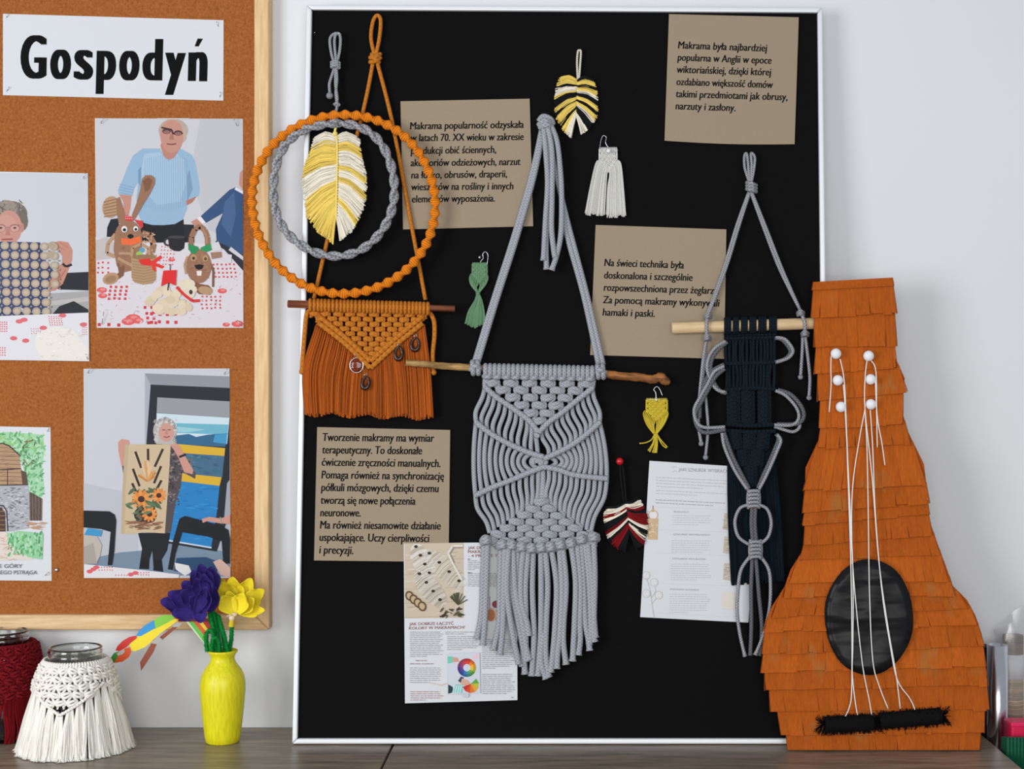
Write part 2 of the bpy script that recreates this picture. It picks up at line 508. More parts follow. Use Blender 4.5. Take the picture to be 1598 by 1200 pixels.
def sign_art(m):
    Mz = Z(C, 0, 0, 3.995)
    for ch, x0, x1 in (('G', 125, 290), ('o', 310, 441), ('s', 458, 580), ('p', 598, 722), ('o', 740, 868), ('d', 885, 1012), ('y', 1025, 1156), ('n', 1170, 1292)):
        yb = 486 + (x0 - 125) * .018
        for k in range(5):
            w = 30 * (k / 4 - .5)
            text(m, Mz, ch, (x0 + 15 + w, yb), (x1 - 15 + w, yb + 2.5), {'G': 388, 'd': 380, 'y': 388}.get(ch, 397), .7 + k * .01, res=6)
    m.poly([Mz(x, y, .8) for x, y in ((1232, 240), (1266, 241), (1238, 290), (1213, 289))])
paper('paper_sign', C, [(4.5, 21.5), (349, 31.5), (348.5, 157), (4.5, 148.5)], 'white paper sign reading Gospodyń in heavy black letters', 'sign', sign_art, [PAPER, INK])
for w, a, b in (('top left', (12, 22), (10, 28)), ('top right', (338, 34), (341, 42)), ('bottom left', (14, 136), (10, 143)), ('bottom right', (344, 144), (343, 152))):
    pin(C, a, b, w + ' corner of the Gospodyń sign', 'pins in the cork board')

SKIN = (196, 140, 122)
def blouse_photo(m):
    A = Art(m, Z(C, 0, 250, 3.995)); p = A.poly; e = A.ell
    p((206, 205, 209), [(594, -262), (1513, -256), (1516, 1045), (604, 1045)])
    p((196, 196, 201), [(1250, -258), (1513, -256), (1515, 560), (1300, 430), (1180, 100)])
    p((30, 32, 40), [(690, 368), (735, 362), (760, 480), (665, 478), (668, 420)])
    p((36, 37, 44), [(870, 390), (1210, 402), (1212, 512), (890, 515)])
    p((24, 25, 31), [(880, 380), (1145, 368), (1150, 512), (888, 512)])
    # striped blue jumper
    p((150, 182, 208), [(1000, -72), (890, -74), (830, -30), (795, 40), (765, 120), (735, 185), (738, 212), (825, 222), (842, 170), (862, 140), (850, 240), (858, 330), (885, 388), (950, 404), (1020, 405), (1090, 398), (1140, 370), (1168, 300), (1165, 250), (1240, 222), (1247, 180), (1232, 80), (1218, 10), (1195, -35), (1120, -76), (1085, -20), (1050, 0), (1020, -25)])
    p((168, 196, 219), [(900, -40), (1000, -50), (1050, 10), (1100, -40), (1150, 0), (1160, 140), (1120, 260), (980, 280), (890, 180), (880, 60)])
    for i in range(20):
        x = 905 + i * 13.5; A.line((140, 172, 199), [(x, -40 + abs(i - 10) * 3), (x - 6 + i * .6, 330 - abs(i - 9) * 5)], 3)
    for i in range(4): A.line((130, 160, 188), [(745 + i*2, 150 + i * 17), (836 - i*3, 172 + i * 16)], 4)
    p((126, 156, 186), [(1165, 100), (1180, 60), (1200, 180), (1170, 250)])
    p((120, 150, 182), [(862, 60), (880, 40), (875, 160), (862, 140)])
    p(SKIN, [(742, 212), (820, 222), (812, 300), (800, 350), (770, 330), (768, 260)])
    p((180, 120, 104), [(1160, 252), (1225, 225), (1200, 262), (1165, 282)])
    # head
    p((190, 132, 118), [(1000, -90), (1010, -120), (1120, -120), (1125, -80), (1085, -15), (1050, -2), (1020, -25)])
    e((184, 168, 152), 1080, -185, 92, 74); p((184, 168, 152), [(990, -190), (1005, -110), (1030, -190)]); p((190, 172, 156), [(1130, -190), (1166, -215), (1160, -130), (1130, -100)])
    e((200, 144, 130), 1072, -150, 72, 104, 22)
    p((206, 205, 209), [(980, -262), (1180, -262), (1180, -256), (980, -256)])
    A.line((44, 36, 40), [(1006, -204), (1070, -190), (1078, -165), (1140, -168)], 10)
    for x in (1038, 1110): e((72, 54, 56), x, -180 + (x - 1038)*.15, 27, 17); e((150, 106, 98), x, -176 + (x - 1038)*.15, 21, 11)
    p((176, 116, 104), [(1062, -165), (1078, -165), (1085, -128), (1055, -128)])
    A.line((134, 66, 68), [(1040, -102), (1070, -98), (1098, -103)], 8)
    # figure at right
    p((198, 142, 126), [(1513, 60), (1495, 80), (1490, 150), (1515, 190)])
    p((52, 82, 124), [(1515, 195), (1470, 168), (1430, 185), (1360, 250), (1250, 350), (1285, 390), (1390, 330), (1345, 430), (1350, 500), (1420, 560), (1516, 600)])
    p((70, 100, 142), [(1460, 200), (1400, 260), (1380, 400), (1440, 480), (1470, 340)])
    p((228, 228, 232), [(1470, 168), (1515, 195), (1515, 212), (1462, 182)]); p((232, 228, 230), [(1226, 362), (1252, 350), (1282, 388), (1262, 398)])
    p(SKIN, [(1190, 385), (1228, 364), (1262, 398), (1225, 420), (1208, 402)])
    p((42, 44, 54), [(1345, 500), (1516, 590), (1516, 690), (1400, 600), (1345, 560)])
    p((206, 208, 212), [(1425, 560), (1440, 540), (1516, 600), (1516, 625)])
    # table cloth
    p((220, 213, 218), [(596, 478), (680, 500), (1000, 515), (1340, 518), (1400, 560), (1516, 690), (1517, 1045), (603, 1045)])
    p((196, 188, 186), [(596, 500), (660, 480), (720, 520), (715, 610), (600, 625)])
    A.dots((206, 90, 96), 1010, 540, 5, 6, 20, 22, 4, 2, -3); A.dots((206, 70, 80), 690, 790, 4, 4, 34, 24, 8, 2, -4)
    A.dots((206, 84, 92), 1330, 650, 6, 4, 26, 26, 6, 2, 4); A.dots((206, 60, 70), 905, 920, 2, 4, 42, 32, 9, 3, 8); A.dots((206, 60, 70), 945, 960, 4, 2, 50, 48, 10, 3)
    A.dots((206, 80, 90), 612, 640, 3, 3, 30, 30, 6, 3); A.dots((200, 60, 66), 620, 1026, 3, 1, 60, 20, 10, 2); A.dots((206, 90, 96), 1260, 850, 5, 4, 28, 24, 6, 3)
    for x, y, r in ((635, 810, 34), (640, 845, 30), (830, 985, 48), (800, 1005, 44), (860, 1000, 36), (1480, 1020, 38), (1385, 815, 30), (1410, 1025, 24), (1070, 620, 22)):
        e((222, 96, 96), x, y, r, r * .55, 9); e((232, 140, 138), x + 5, y - 4, r * .5, r * .25, 7)
    A.specks([(190, 196, 190), (206, 160, 164), (232, 228, 232)], 620, 700, 1500, 1020, 120, 10, 3)
    # mug
    e((58, 54, 50), 1045, 510, 26, 26); e((206, 200, 204), 1047, 510, 14, 15)
    p((34, 33, 36), [(1046, 478), (1156, 478), (1148, 550), (1120, 568), (1085, 566), (1056, 548)]); e((64, 62, 64), 1101, 479, 55, 10)
    # big hemp rabbit
    br, br2, tan = (154, 112, 86), (128, 88, 64), (184, 146, 112)
    e(tan, 690, 292, 52, 68, 18, .2)
    for i in range(6): A.line((146, 106, 78), [(648, 262 + i*18), (730, 240 + i*20)], 6)
    p(br, [(725, 240), (745, 228), (768, 300), (790, 380), (740, 395), (728, 330)])
    p(br, [(815, 358), (850, 270), (872, 190), (885, 118), (905, 94), (940, 92), (966, 110), (964, 150), (940, 200), (890, 280), (848, 355), (830, 380)])
    p(br2, [(890, 130), (925, 105), (950, 125), (935, 180), (905, 200)])
    A.line(tan, [(720, 460), (672, 520), (665, 580), (715, 600)], 22); A.line(br, [(885, 455), (930, 470), (958, 520), (945, 575), (925, 600)], 40); A.specks([(190, 156, 124)], 890, 450, 960, 590, 30, 9, 5)
    e(br, 800, 480, 86, 105, 20); p(br, [(715, 470), (708, 560), (728, 660), (770, 700), (850, 680), (885, 560), (886, 470)])
    p(br2, [(730, 640), (780, 660), (770, 720), (700, 770), (660, 760), (740, 700)]); e(tan, 690, 738, 52, 36, 14, -.3); e((160, 122, 92), 690, 742, 36, 22, 12, -.3)
    A.specks([(140, 98, 74), (166, 124, 96)], 728, 420, 870, 660, 60, 9, 4)
    for x, y, r in ((775, 430, 18), (846, 427, 15)): e((236, 236, 236), x, y, r, r * 1.1); e((30, 26, 26), x + 1, y + 4, r*.6, r*.6)
    p((238, 108, 56), [(754, 485), (815, 492), (872, 474), (882, 510), (850, 520), (820, 530), (790, 525), (760, 528)]); e((26, 22, 24), 814, 474, 19, 14)
    p((206, 62, 58), [(775, 340), (830, 352), (822, 382), (780, 376)]); p((206, 62, 58), [(835, 370), (890, 378), (894, 412), (880, 428), (860, 400)]); A.dots((240, 220, 220), 785, 350, 4, 2, 12, 14, 2.5)
    A.line(tan, [(820, 600), (826, 545), (880, 520), (925, 550), (935, 600)], 18); e((100, 160, 190), 885, 560, 18, 16); e((150, 196, 88), 868, 588, 20, 20)
    p((178, 144, 108), [(818, 600), (975, 590), (972, 740), (950, 768), (890, 776), (838, 762), (820, 730)]); e((150, 116, 84), 896, 604, 76, 16)
    for i in range(8): A.line((156, 122, 90), [(822, 628 + i*17), (895, 640 + i*17), (972, 624 + i*17)], 4)
    A.line(tan, [(735, 610), (790, 640), (830, 660)], 18); A.line(tan, [(740, 580), (820, 582)], 16)
    p((220, 48, 42), [(862, 622), (930, 610), (950, 640), (935, 660), (880, 650)]); p((226, 54, 46), [(945, 630), (1000, 592), (1012, 608), (970, 640), (1026, 662), (1010, 676), (968, 660), (975, 692), (955, 690), (942, 655)])
    # small rabbit
    A.line(br, [(1190, 560), (1192, 480), (1215, 430), (1245, 412), (1275, 435), (1292, 480), (1295, 540)], 32); A.line((176, 132, 104), [(1262, 425), (1285, 470), (1290, 520)], 14)
    A.line(tan, [(1170, 600), (1150, 650), (1160, 710)], 14); A.line(br2, [(1310, 640), (1330, 690), (1328, 790)], 14)
    e(br, 1240, 660, 78, 108, 20); p(br2, [(1200, 740), (1240, 770), (1300, 780), (1325, 810), (1310, 840), (1240, 835), (1195, 790)]); e(tan, 1280, 812, 46, 26, 12, .2)
    A.specks([(138, 96, 72), (170, 128, 100)], 1185, 590, 1300, 740, 40, 8, 4)
    e(tan, 1206, 608, 20, 22); e(tan, 1280, 612, 18, 20); e((60, 50, 44), 1207, 611, 9, 10); e((90, 70, 30), 1281, 615, 9, 10)
    p((26, 22, 24), [(1212, 655), (1242, 648), (1272, 655), (1262, 676), (1242, 684), (1222, 676)]); p((232, 226, 222), [(1226, 690), (1258, 690), (1254, 722), (1244, 718), (1240, 722), (1228, 716)])
    p((40, 140, 84), [(1172, 520), (1235, 540), (1240, 560), (1215, 586), (1190, 578), (1175, 550)]); p((46, 150, 92), [(1250, 545), (1312, 518), (1320, 560), (1290, 572), (1252, 562)])
    # tissues, flag, lamb
    p((214, 212, 216), [(1330, 520), (1362, 506), (1384, 560), (1340, 566), (1318, 545)]); p((216, 214, 218), [(1390, 580), (1446, 590), (1440, 640), (1400, 630)]); p((160, 124, 104), [(1312, 575), (1380, 570), (1382, 606), (1320, 616)])
    for i in range(34):
        a = rnd(0, 2*PI); r = math.sqrt(rnd(0, 1)); c = rnd(-8, 8)
        e((222 + c, 204 + c, 178 + c), 1065 + 140*r*math.cos(a), 878 + 80*r*math.sin(a), rnd(24, 36), rnd(20, 28), 9)
    for i in range(10): e((226, 212 + rnd(-8, 6), 190), 1172 + rnd(-40, 30), 780 + rnd(-50, 60), 30, 26, 9)
    e((60, 44, 44), 1190, 822, 11, 15); A.line((214, 52, 50), [(1100, 790), (1150, 840), (1200, 878), (1246, 875)], 18)
    A.line((40, 34, 34), [(1062, 648), (1060, 690)], 5); A.line((40, 34, 34), [(1052, 765), (1046, 812)], 8)
    p((222, 42, 44), [(1018, 688), (1102, 684), (1096, 782), (1052, 764), (1004, 786)])
paper('photo_print', C, [(148, 184.5), (379, 185.5), (380, 511), (151, 511.5)], 'photo of a person in a pale blue jumper behind two hemp rabbits', 'photo', blouse_photo)
for w, a, b in (('top left', (162, 184), (157, 192)), ('top right', (365, 185), (370, 196)), ('bottom left', (162, 487), (159, 506)), ('bottom right', (370, 500), (377, 509))):
    pin(C, a, b, w + ' corner of the rabbit photo', 'pins in the cork board', 4)

def crochet_photo(m):
    A = Art(m, Z(C, 0, 250, 3.995)); p = A.poly; e = A.ell
    p((204, 207, 214), [(-360, 72), (548, 84), (556, 1252), (-360, 1240)])
    p((38, 40, 46), [(420, 702), (552, 696), (552, 812), (366, 806), (330, 780)])
    p((168, 166, 166), [(310, 830), (552, 815), (553, 955), (296, 960)]); p((188, 184, 182), [(310, 880), (552, 850), (552, 880), (310, 905)])
    p((40, 42, 48), [(325, 962), (370, 910), (460, 878), (552, 932), (553, 960)])
    e((126, 114, 106), 62, 335, 110, 82, 20); e((150, 138, 128), 40, 300, 70, 52, 14); e((118, 106, 98), 140, 380, 36, 60, 12); A.specks([(108, 96, 90), (160, 148, 138)], -30, 255, 160, 340, 40, 16, 4, 1.5)
    e((200, 146, 132), 55, 420, 82, 108, 20); e((206, 154, 140), 40, 400, 60, 60, 14); e((190, 132, 118), 138, 420, 12, 30, 10)
    A.line((120, 86, 80), [(-20, 404), (30, 408)], 6); A.line((120, 86, 80), [(66, 408), (122, 404)], 6)
    for x in (5, 92): e((150, 108, 104), x, 424, 34, 26, 14); e((206, 156, 144), x, 426, 29, 21, 14); e((70, 52, 54), x, 422, 10, 6, 8)
    A.line((110, 84, 82), [(40, 418), (58, 418)], 4); p((184, 124, 112), [(40, 425), (56, 425), (66, 468), (32, 468)]); A.line((150, 78, 76), [(10, 494), (80, 492)], 9)
    p((120, 104, 98), [(-60, 560), (-60, 700), (60, 690), (60, 560)])
    p((40, 60, 110), [(-100, 930), (290, 955), (280, 982), (-100, 1000)])
    p((56, 72, 118), [(-100, 505), (250, 512), (290, 640), (335, 690), (300, 790), (296, 900), (290, 950), (180, 945), (120, 912), (80, 945), (-100, 950)])
    p(SKIN, [(338, 512), (372, 503), (425, 512), (452, 560), (450, 620), (425, 690), (392, 770), (345, 812), (308, 818), (300, 770), (340, 700), (385, 640), (388, 600), (352, 545)])
    A.line((178, 120, 104), [(352, 530), (400, 560)], 5); A.line((178, 120, 104), [(372, 512), (425, 545)], 5); A.line((176, 116, 100), [(330, 790), (385, 720), (410, 680)], 10)
    A.line((36, 36, 42), [(390, 645), (412, 664), (448, 650)], 15)
    for i in range(-2, 6):
        for j in range(8):
            x, y = 30 + i * 61 + j*2, 532 + j * 58 + i*1.5
            if x < 345 - max(0, j - 5)*18 and y < 950:
                e((180 + rnd(-6, 6), 162, 140), x, y, 27, 26, 12); e((196, 180, 160), x, y, 17, 15, 8)
                e((150, 136, 122), x + 30, y + 29, 7, 7, 6)
    e((178, 160, 138), 325, 530, 26, 24, 10); e((178, 160, 138), 318, 590, 24, 24, 10)
    p((224, 222, 226), [(-360, 985), (552, 950), (556, 1252), (-360, 1242)])
    A.dots((214, 92, 100), 305, 975, 6, 5, 15, 13, 3.5, 1, 2); A.dots((214, 110, 116), 195, 1052, 5, 3, 14, 14, 3, 1, 2); A.dots((210, 100, 108), 0, 1010, 4, 5, 14, 14, 4, 1); A.dots((210, 110, 116), 515, 1015, 3, 6, 12, 14, 3, 1); A.dots((210, 100, 108), 0, 1170, 3, 4, 15, 15, 4, 1)
    for x, y in ((150, 995), (120, 1005), (390, 968), (85, 1110), (160, 1125), (270, 1045), (520, 1025)): e((220, 110, 116), x, y, 24, 14, 8)
    p((234, 228, 220), [(230, 1080), (340, 1035), (460, 1060), (545, 1170), (556, 1250), (260, 1246), (215, 1150)]); A.specks([(220, 208, 196), (240, 236, 232)], 240, 1060, 520, 1240, 60, 12, 4)
paper('photo_print', C, [(-91, 266), (137, 270.5), (139.5, 564), (-91, 560)], 'photo of a curly-haired person with glasses holding up crocheted lace squares', 'photo', crochet_photo)
pin(C, (133, 271), (130, 278), 'top right corner of the crochet photo', 'pins in the cork board', 4)
pin(C, (134, 553), (137, 561), 'bottom right corner of the crochet photo', 'pins in the cork board', 4)

def tapestry_photo(m):
    A = Art(m, Z(C, 0, 550, 3.429)); p = A.poly; e = A.ell
    p((202, 204, 211), [(447, 88), (1228, 86), (1234, 1207), (449, 1207)])
    p((190, 192, 200), [(447, 700), (740, 760), (740, 1090), (447, 1100)])
    p((172, 175, 184), [(775, 112), (1229, 128), (1230, 1100), (775, 1064)]); p((146, 149, 157), [(775, 112), (1229, 128), (1230, 192), (806, 172)])
    p((120, 140, 160), [(447, 1110), (640, 1070), (760, 1060), (900, 1010), (1232, 1070), (1232, 1200), (447, 1180)])
    p((38, 42, 50), [(806, 172), (1229, 190), (1229, 860), (1160, 1066), (890, 1020), (783, 490)])
    p((152, 154, 161), [(842, 240), (1229, 262), (1229, 350), (838, 322)])
    p((206, 224, 232), [(838, 324), (1228, 350), (1215, 490), (835, 482)]); p((112, 180, 200), [(935, 378), (1222, 386), (1218, 440), (935, 430)]); p((158, 204, 216), [(935, 395), (1100, 412), (1000, 428), (935, 425)])
    p((52, 104, 140), [(935, 445), (1010, 436), (1050, 452), (1110, 440), (1216, 432), (1210, 505), (940, 492)]); p((70, 150, 196), [(1150, 440), (1216, 432), (1212, 490), (1140, 480)])
    p((70, 108, 138), [(955, 535), (1204, 552), (1190, 668), (960, 645)]); A.specks([(58, 94, 124), (84, 124, 150), (60, 110, 120)], 965, 550, 1185, 650, 40, 18, 5, .4)
    p((220, 176, 52), [(950, 490), (1206, 512), (1203, 554), (955, 537)]); p((220, 176, 52), [(945, 643), (1186, 668), (1175, 714), (945, 686)])
    p((38, 128, 192), [(940, 686), (1175, 714), (1160, 860), (1130, 1042), (890, 1004)]); A.specks([(30, 116, 180), (50, 142, 204)], 930, 720, 1150, 1000, 50, 22, 4, .2)
    A.line((200, 214, 228), [(895, 1005), (1132, 1045)], 8)
    p((34, 38, 46), [(1206, 500), (1229, 470), (1229, 860), (1160, 1066), (1132, 1042), (1180, 760)]); p((160, 165, 176), [(1215, 700), (1230, 680), (1230, 900), (1200, 880)])
    # standing figure
    p((26, 28, 34), [(738, 965), (912, 965), (895, 1060), (865, 1110), (874, 1172), (822, 1162), (815, 1060), (800, 1110), (792, 1160), (745, 1152), (760, 1050)])
    p((20, 21, 26), [(760, 1105), (800, 1110), (798, 1160), (744, 1158)]); p((20, 21, 26), [(824, 1110), (866, 1108), (874, 1174), (820, 1166)])
    p((82, 76, 78), [(870, 500), (950, 505), (990, 560), (1048, 650), (1044, 676), (975, 640), (968, 720), (940, 800), (915, 960), (880, 970)])
    A.specks([(120, 112, 110), (58, 52, 58), (140, 124, 116), (90, 70, 84)], 895, 520, 965, 820, 90, 9, 5); A.specks([(120, 112, 110), (58, 52, 58)], 970, 570, 1035, 660, 20, 8, 5)
    p((90, 84, 84), [(660, 560), (672, 610), (660, 655), (652, 600)])
    p((204, 150, 134), [(632, 480), (650, 462), (690, 470), (694, 488), (665, 520), (664, 580), (666, 605), (650, 608), (634, 530)]); p((204, 150, 134), [(902, 485), (935, 478), (960, 500), (985, 545), (1035, 630), (1030, 652), (985, 640), (958, 570), (930, 520)])
    A.line((34, 34, 44), [(958, 560), (994, 546)], 12)
    e((178, 174, 170), 883, 420, 64, 74, 18); p((186, 181, 176), [(822, 420), (836, 490), (930, 492), (946, 420)]); A.specks([(206, 202, 198), (150, 146, 144)], 825, 352, 942, 400, 40, 9, 6, 1.5); A.specks([(200, 196, 192), (150, 146, 144)], 823, 400, 848, 485, 20, 7, 6, 1.5); A.specks([(200, 196, 192), (150, 146, 144)], 925, 400, 945, 480, 20, 7, 6, 1.5)
    e((206, 154, 140), 890, 428, 40, 50, 18); A.line((96, 66, 66), [(868, 414), (884, 415)], 5); A.line((96, 66, 66), [(898, 415), (914, 413)], 5); A.line((150, 72, 74), [(876, 450), (892, 455), (908, 448)], 6); p((188, 130, 116), [(888, 416), (895, 416), (900, 438), (884, 438)])
    # tapestry
    p((206, 184, 150), [(668, 492), (914, 492), (900, 720), (882, 968), (780, 962), (700, 972), (648, 970), (655, 740)]); p((194, 172, 140), [(668, 492), (690, 492), (672, 740), (668, 971), (648, 970), (655, 740)])
    for a, b in (((724, 530), (756, 618)), ((792, 515), (793, 595)), ((872, 516), (828, 612)), ((711, 622), (747, 716)), ((862, 608), (824, 700)), ((707, 700), (733, 755)), ((864, 684), (828, 752))): A.line((56, 42, 40), [a, b], 13)
    for k in range(16):
        a = -PI/2 + rnd(-1.2, 1.2); A.line(random.choice([(196, 130, 62), (214, 156, 96), (170, 100, 60), (226, 190, 150)]), [(790, 690), (790 + 60*math.cos(a)*rnd(.4, 1), 690 + 120*math.sin(a)*rnd(.5, 1))], 9)
    A.specks([(88, 104, 76), (70, 92, 66)], 700, 735, 860, 850, 36, 22, 8, 1.5)
    e((58, 52, 50), 778, 868, 62, 48, 16); A.specks([(40, 36, 38), (96, 110, 84), (120, 96, 70)], 725, 840, 830, 905, 24, 16, 8)
    for cx_, cy_, r in ((756, 785, 52), (850, 765, 40), (800, 865, 42)):
        for k in range(11):
            a = k * 2*PI/11; e((224, 134, 60) if k % 2 else (232, 152, 80), cx_ + r*.62*math.cos(a), cy_ + r*.62*math.sin(a), r*.42, r*.2, 8, a)
        e((70, 42, 36), cx_, cy_, r*.36, r*.34, 10)
    A.specks([(80, 104, 76), (104, 124, 90)], 690, 800, 860, 860, 12, 24, 8, 1); A.specks([(150, 104, 78), (120, 84, 64)], 695, 905, 850, 945, 30, 24, 4, .3)
    # chairs, hand, bag, cloth
    p((24, 26, 32), [(447, 846), (585, 850), (614, 868), (622, 900), (612, 1060), (600, 1138), (576, 1138), (592, 960), (540, 945), (447, 936)])
    p((64, 150, 200), [(470, 940), (548, 952), (540, 985), (450, 975)]); p((190, 182, 172), [(447, 975), (520, 985), (545, 1030), (535, 1090), (515, 1130), (447, 1132)]); p((170, 162, 154), [(447, 1040), (500, 1020), (520, 1130), (447, 1132)])
    p((24, 26, 32), [(960, 890), (990, 875), (1180, 925), (1222, 950), (1232, 1000), (1230, 1130), (1195, 1130), (1186, 1010), (1110, 985), (975, 962), (938, 1080), (925, 1165), (898, 1160), (925, 1010)])
    p((40, 74, 110), [(945, 1100), (1100, 1095), (1190, 1130), (1150, 1180), (930, 1170)])
    p((204, 150, 134), [(1080, 890), (1120, 880), (1180, 888), (1231, 870), (1232, 918), (1180, 915), (1110, 902), (1085, 912)]); A.line((150, 150, 156), [(1178, 880), (1188, 916)], 7)
    p((214, 178, 164), [(1140, 1120), (1180, 1105), (1232, 1150), (1232, 1207), (1180, 1190)]); p((226, 224, 224), [(935, 1125), (1010, 1140), (1025, 1175), (990, 1195), (940, 1160)])
    p((226, 222, 224), [(449, 1132), (620, 1150), (780, 1166), (960, 1188), (955, 1207), (449, 1207)])
    A.dots((206, 90, 98), 530, 1150, 6, 2, 14, 14, 3, 1, 2); A.dots((206, 90, 98), 620, 1192, 7, 1, 15, 12, 3, 1); A.dots((206, 90, 98), 740, 1178, 5, 2, 14, 12, 3, 1)
    for x, y in ((500, 1160), (480, 1172), (515, 1150), (725, 1180), (700, 1188)): e((222, 100, 108), x, y, 17, 11, 8)
paper('photo_print', C, [(130.5, 575.5), (358, 575), (360, 902), (131, 902)], 'photo of a grey-haired person holding a sunflower tapestry by a window', 'photo', tapestry_photo)
for w, a, b in (('top left', (141, 574), (137, 582)), ('top right', (354, 576), (350, 584))):
    pin(C, a, b, w + ' corner of the tapestry photo', 'pins in the cork board', 5)

def mill_art(m):
    A = Art(m, Z(C, 0, 550, 3.429)); p = A.poly; e = A.ell
    p((166, 214, 172), [(-200, 440), (40, 425), (230, 440), (242, 520), (225, 600), (240, 740), (215, 790), (150, 720), (120, 600), (60, 500), (-200, 500)])
    A.specks([(120, 190, 132), (186, 226, 190), (96, 160, 104), (150, 200, 130)], 0, 432, 235, 540, 120, 16, 5, 1.6); A.specks([(120, 190, 132), (186, 226, 190), (96, 160, 104)], 130, 540, 235, 760, 90, 14, 5, 1.6)
    A.specks([(86, 84, 66), (120, 104, 76)], 90, 450, 220, 620, 34, 12, 2.5, 1.6)
    p((182, 148, 116), [(-200, 500), (10, 488), (45, 495), (104, 548), (112, 620), (122, 640), (126, 708), (-200, 712)])
    for j in range(9): A.line((120, 92, 70), [(-10, 508 + j*22), (90 + min(j*6, 24), 512 + j*22)], 3)
    for j in range(16): A.line((134, 104, 80), [(rnd(0, 100), 520 + j*12), (rnd(0, 100), 524 + j*12)], 2)
    A.line((60, 48, 44), [(-10, 490), (12, 486), (50, 500), (106, 552)], 6); A.line((60, 48, 44), [(-10, 628), (110, 622)], 5); A.line((60, 48, 44), [(40, 628), (40, 708)], 4); A.line((60, 48, 44), [(-10, 710), (150, 708)], 6); p((96, 76, 66), [(112, 630), (140, 640), (150, 708), (120, 708)])
    p((176, 177, 184), [(-200, 714), (152, 712), (154, 940), (60, 958), (-200, 960)]); A.specks([(120, 121, 128), (206, 207, 212), (100, 100, 108)], 0, 722, 148, 940, 150, 10, 2.5, .5)
    for i in range(13): A.line((78, 58, 48) if i % 3 else (126, 96, 74), [(158 + i*5.5, 745 + i*3), (160 + i*5.2, 900)], 4)
    p((84, 62, 50), [(-40, 830), (8, 830), (28, 860), (30, 958), (-40, 958)]); A.line((50, 40, 38), [(-5, 818), (18, 820), (36, 850), (42, 956)], 6)
    for j in range(5): A.line((150, 118, 92), [(-5, 850 + j*24), (26, 850 + j*24)], 4)
    p((226, 214, 204), [(-200, 962), (30, 960), (180, 1106), (60, 1110), (-200, 1120)]); A.specks([(206, 186, 168), (216, 160, 130)], 0, 980, 150, 1110, 40, 20, 3, .5)
    p((150, 206, 160), [(36, 972), (100, 955), (232, 968), (226, 1108), (150, 1095), (60, 1030)]); A.specks([(100, 176, 112), (140, 206, 150), (80, 150, 96), (180, 224, 184)], 45, 965, 225, 1085, 130, 5, 13, .5)
    A.specks([(190, 150, 120)], 150, 905, 235, 945, 24, 26, 2.5, .15)
    m.m = 2
    text(m, Z(C, 0, 550, 3.429), 'WIELKIE GÓRY', (-122, 1153), (119, 1153), 29, 2.6, bold=.02)
    text(m, Z(C, 0, 550, 3.429), 'NEGO PSTRĄGA', (-20, 1187), (198, 1187), 29, 2.6, bold=.02)
paper('drawing_print', C, [(-70, 664), (79, 667), (80.5, 906.5), (-70, 905)], 'pencil and watercolour print of a timber and stone mill among green trees', 'drawing', mill_art, [PAPER, PRINT, plain('grey_ink', (96, 96, 100), .8, .1, 0, 0)])
pin(C, (78, 666), (74, 673), 'top right corner of the mill drawing', 'pins in the cork board', 4)
pin(C, (76, 893), (70, 898), 'bottom right corner of the mill drawing', 'pins in the cork board', 4)
m = MB(); m.tube([C(88, 889.5, -2), C(88, 889.5, 2)], .7 * S, n=6); m.ball(C(88, 889.5, 3), 3 * S, 12, (1, .6, 1))
tag(m.build('push_pin', STEEL, loc=C(88, 889.5, 0)), 'round-headed grey pin in the cork right of the mill drawing', 'pin')

# ================================================================== black pin board leaning on the wall
bb = empty('pin_board', B(877, 1160), 'black felt pin board in a thin silver frame, leaning on the wall', 'pin board')
oc = [(478, 7), (1284, 11), (1297, 1161.5), (455.5, 1161.5)]   # outer corners TL TR BR BL
ic = [(486.5, 15), (1276, 19.5), (1288, 1153), (464, 1153)]
m = MB()
back = lambda q: q + Vector((0, .026, 0))
fr = [B(x, y, -2) for x, y in ic]; m.prism([fr[0], fr[3], fr[2], fr[1]], [back(fr[i]) for i in (0, 3, 2, 1)])
m.build('felt_panel', FELT, bb, smooth=False)
for a, b in ((0, 1), (1, 2), (2, 3), (3, 0)):
    m = MB(); q = [B(*oc[a], 4), B(*oc[b], 4), B(*ic[b], 4), B(*ic[a], 4)]
    if a in (1, 3): pass
    m.prism(q[::-1], [p + Vector((0, .030, 0)) for p in q][::-1])
    o = m.build('frame_rail', ALU, bb, smooth=False); bv = o.modifiers.new('b', 'BEVEL'); bv.width = .0022; bv.segments = 3
def dotpin(x, y, label, r=1.6, mat=STEEL, o=0, sq=(1, .8, 1), group=None):
    m = MB(); m.tube([B(x, y + 1, o - 3), B(x, y, o + 3)], .5 * S, n=6); m.ball(B(x, y, o + 3 + r * .5), r * S, 12, sq)
    return tag(m.build('push_pin', mat, loc=B(x, y, o)), label, 'pin', group)

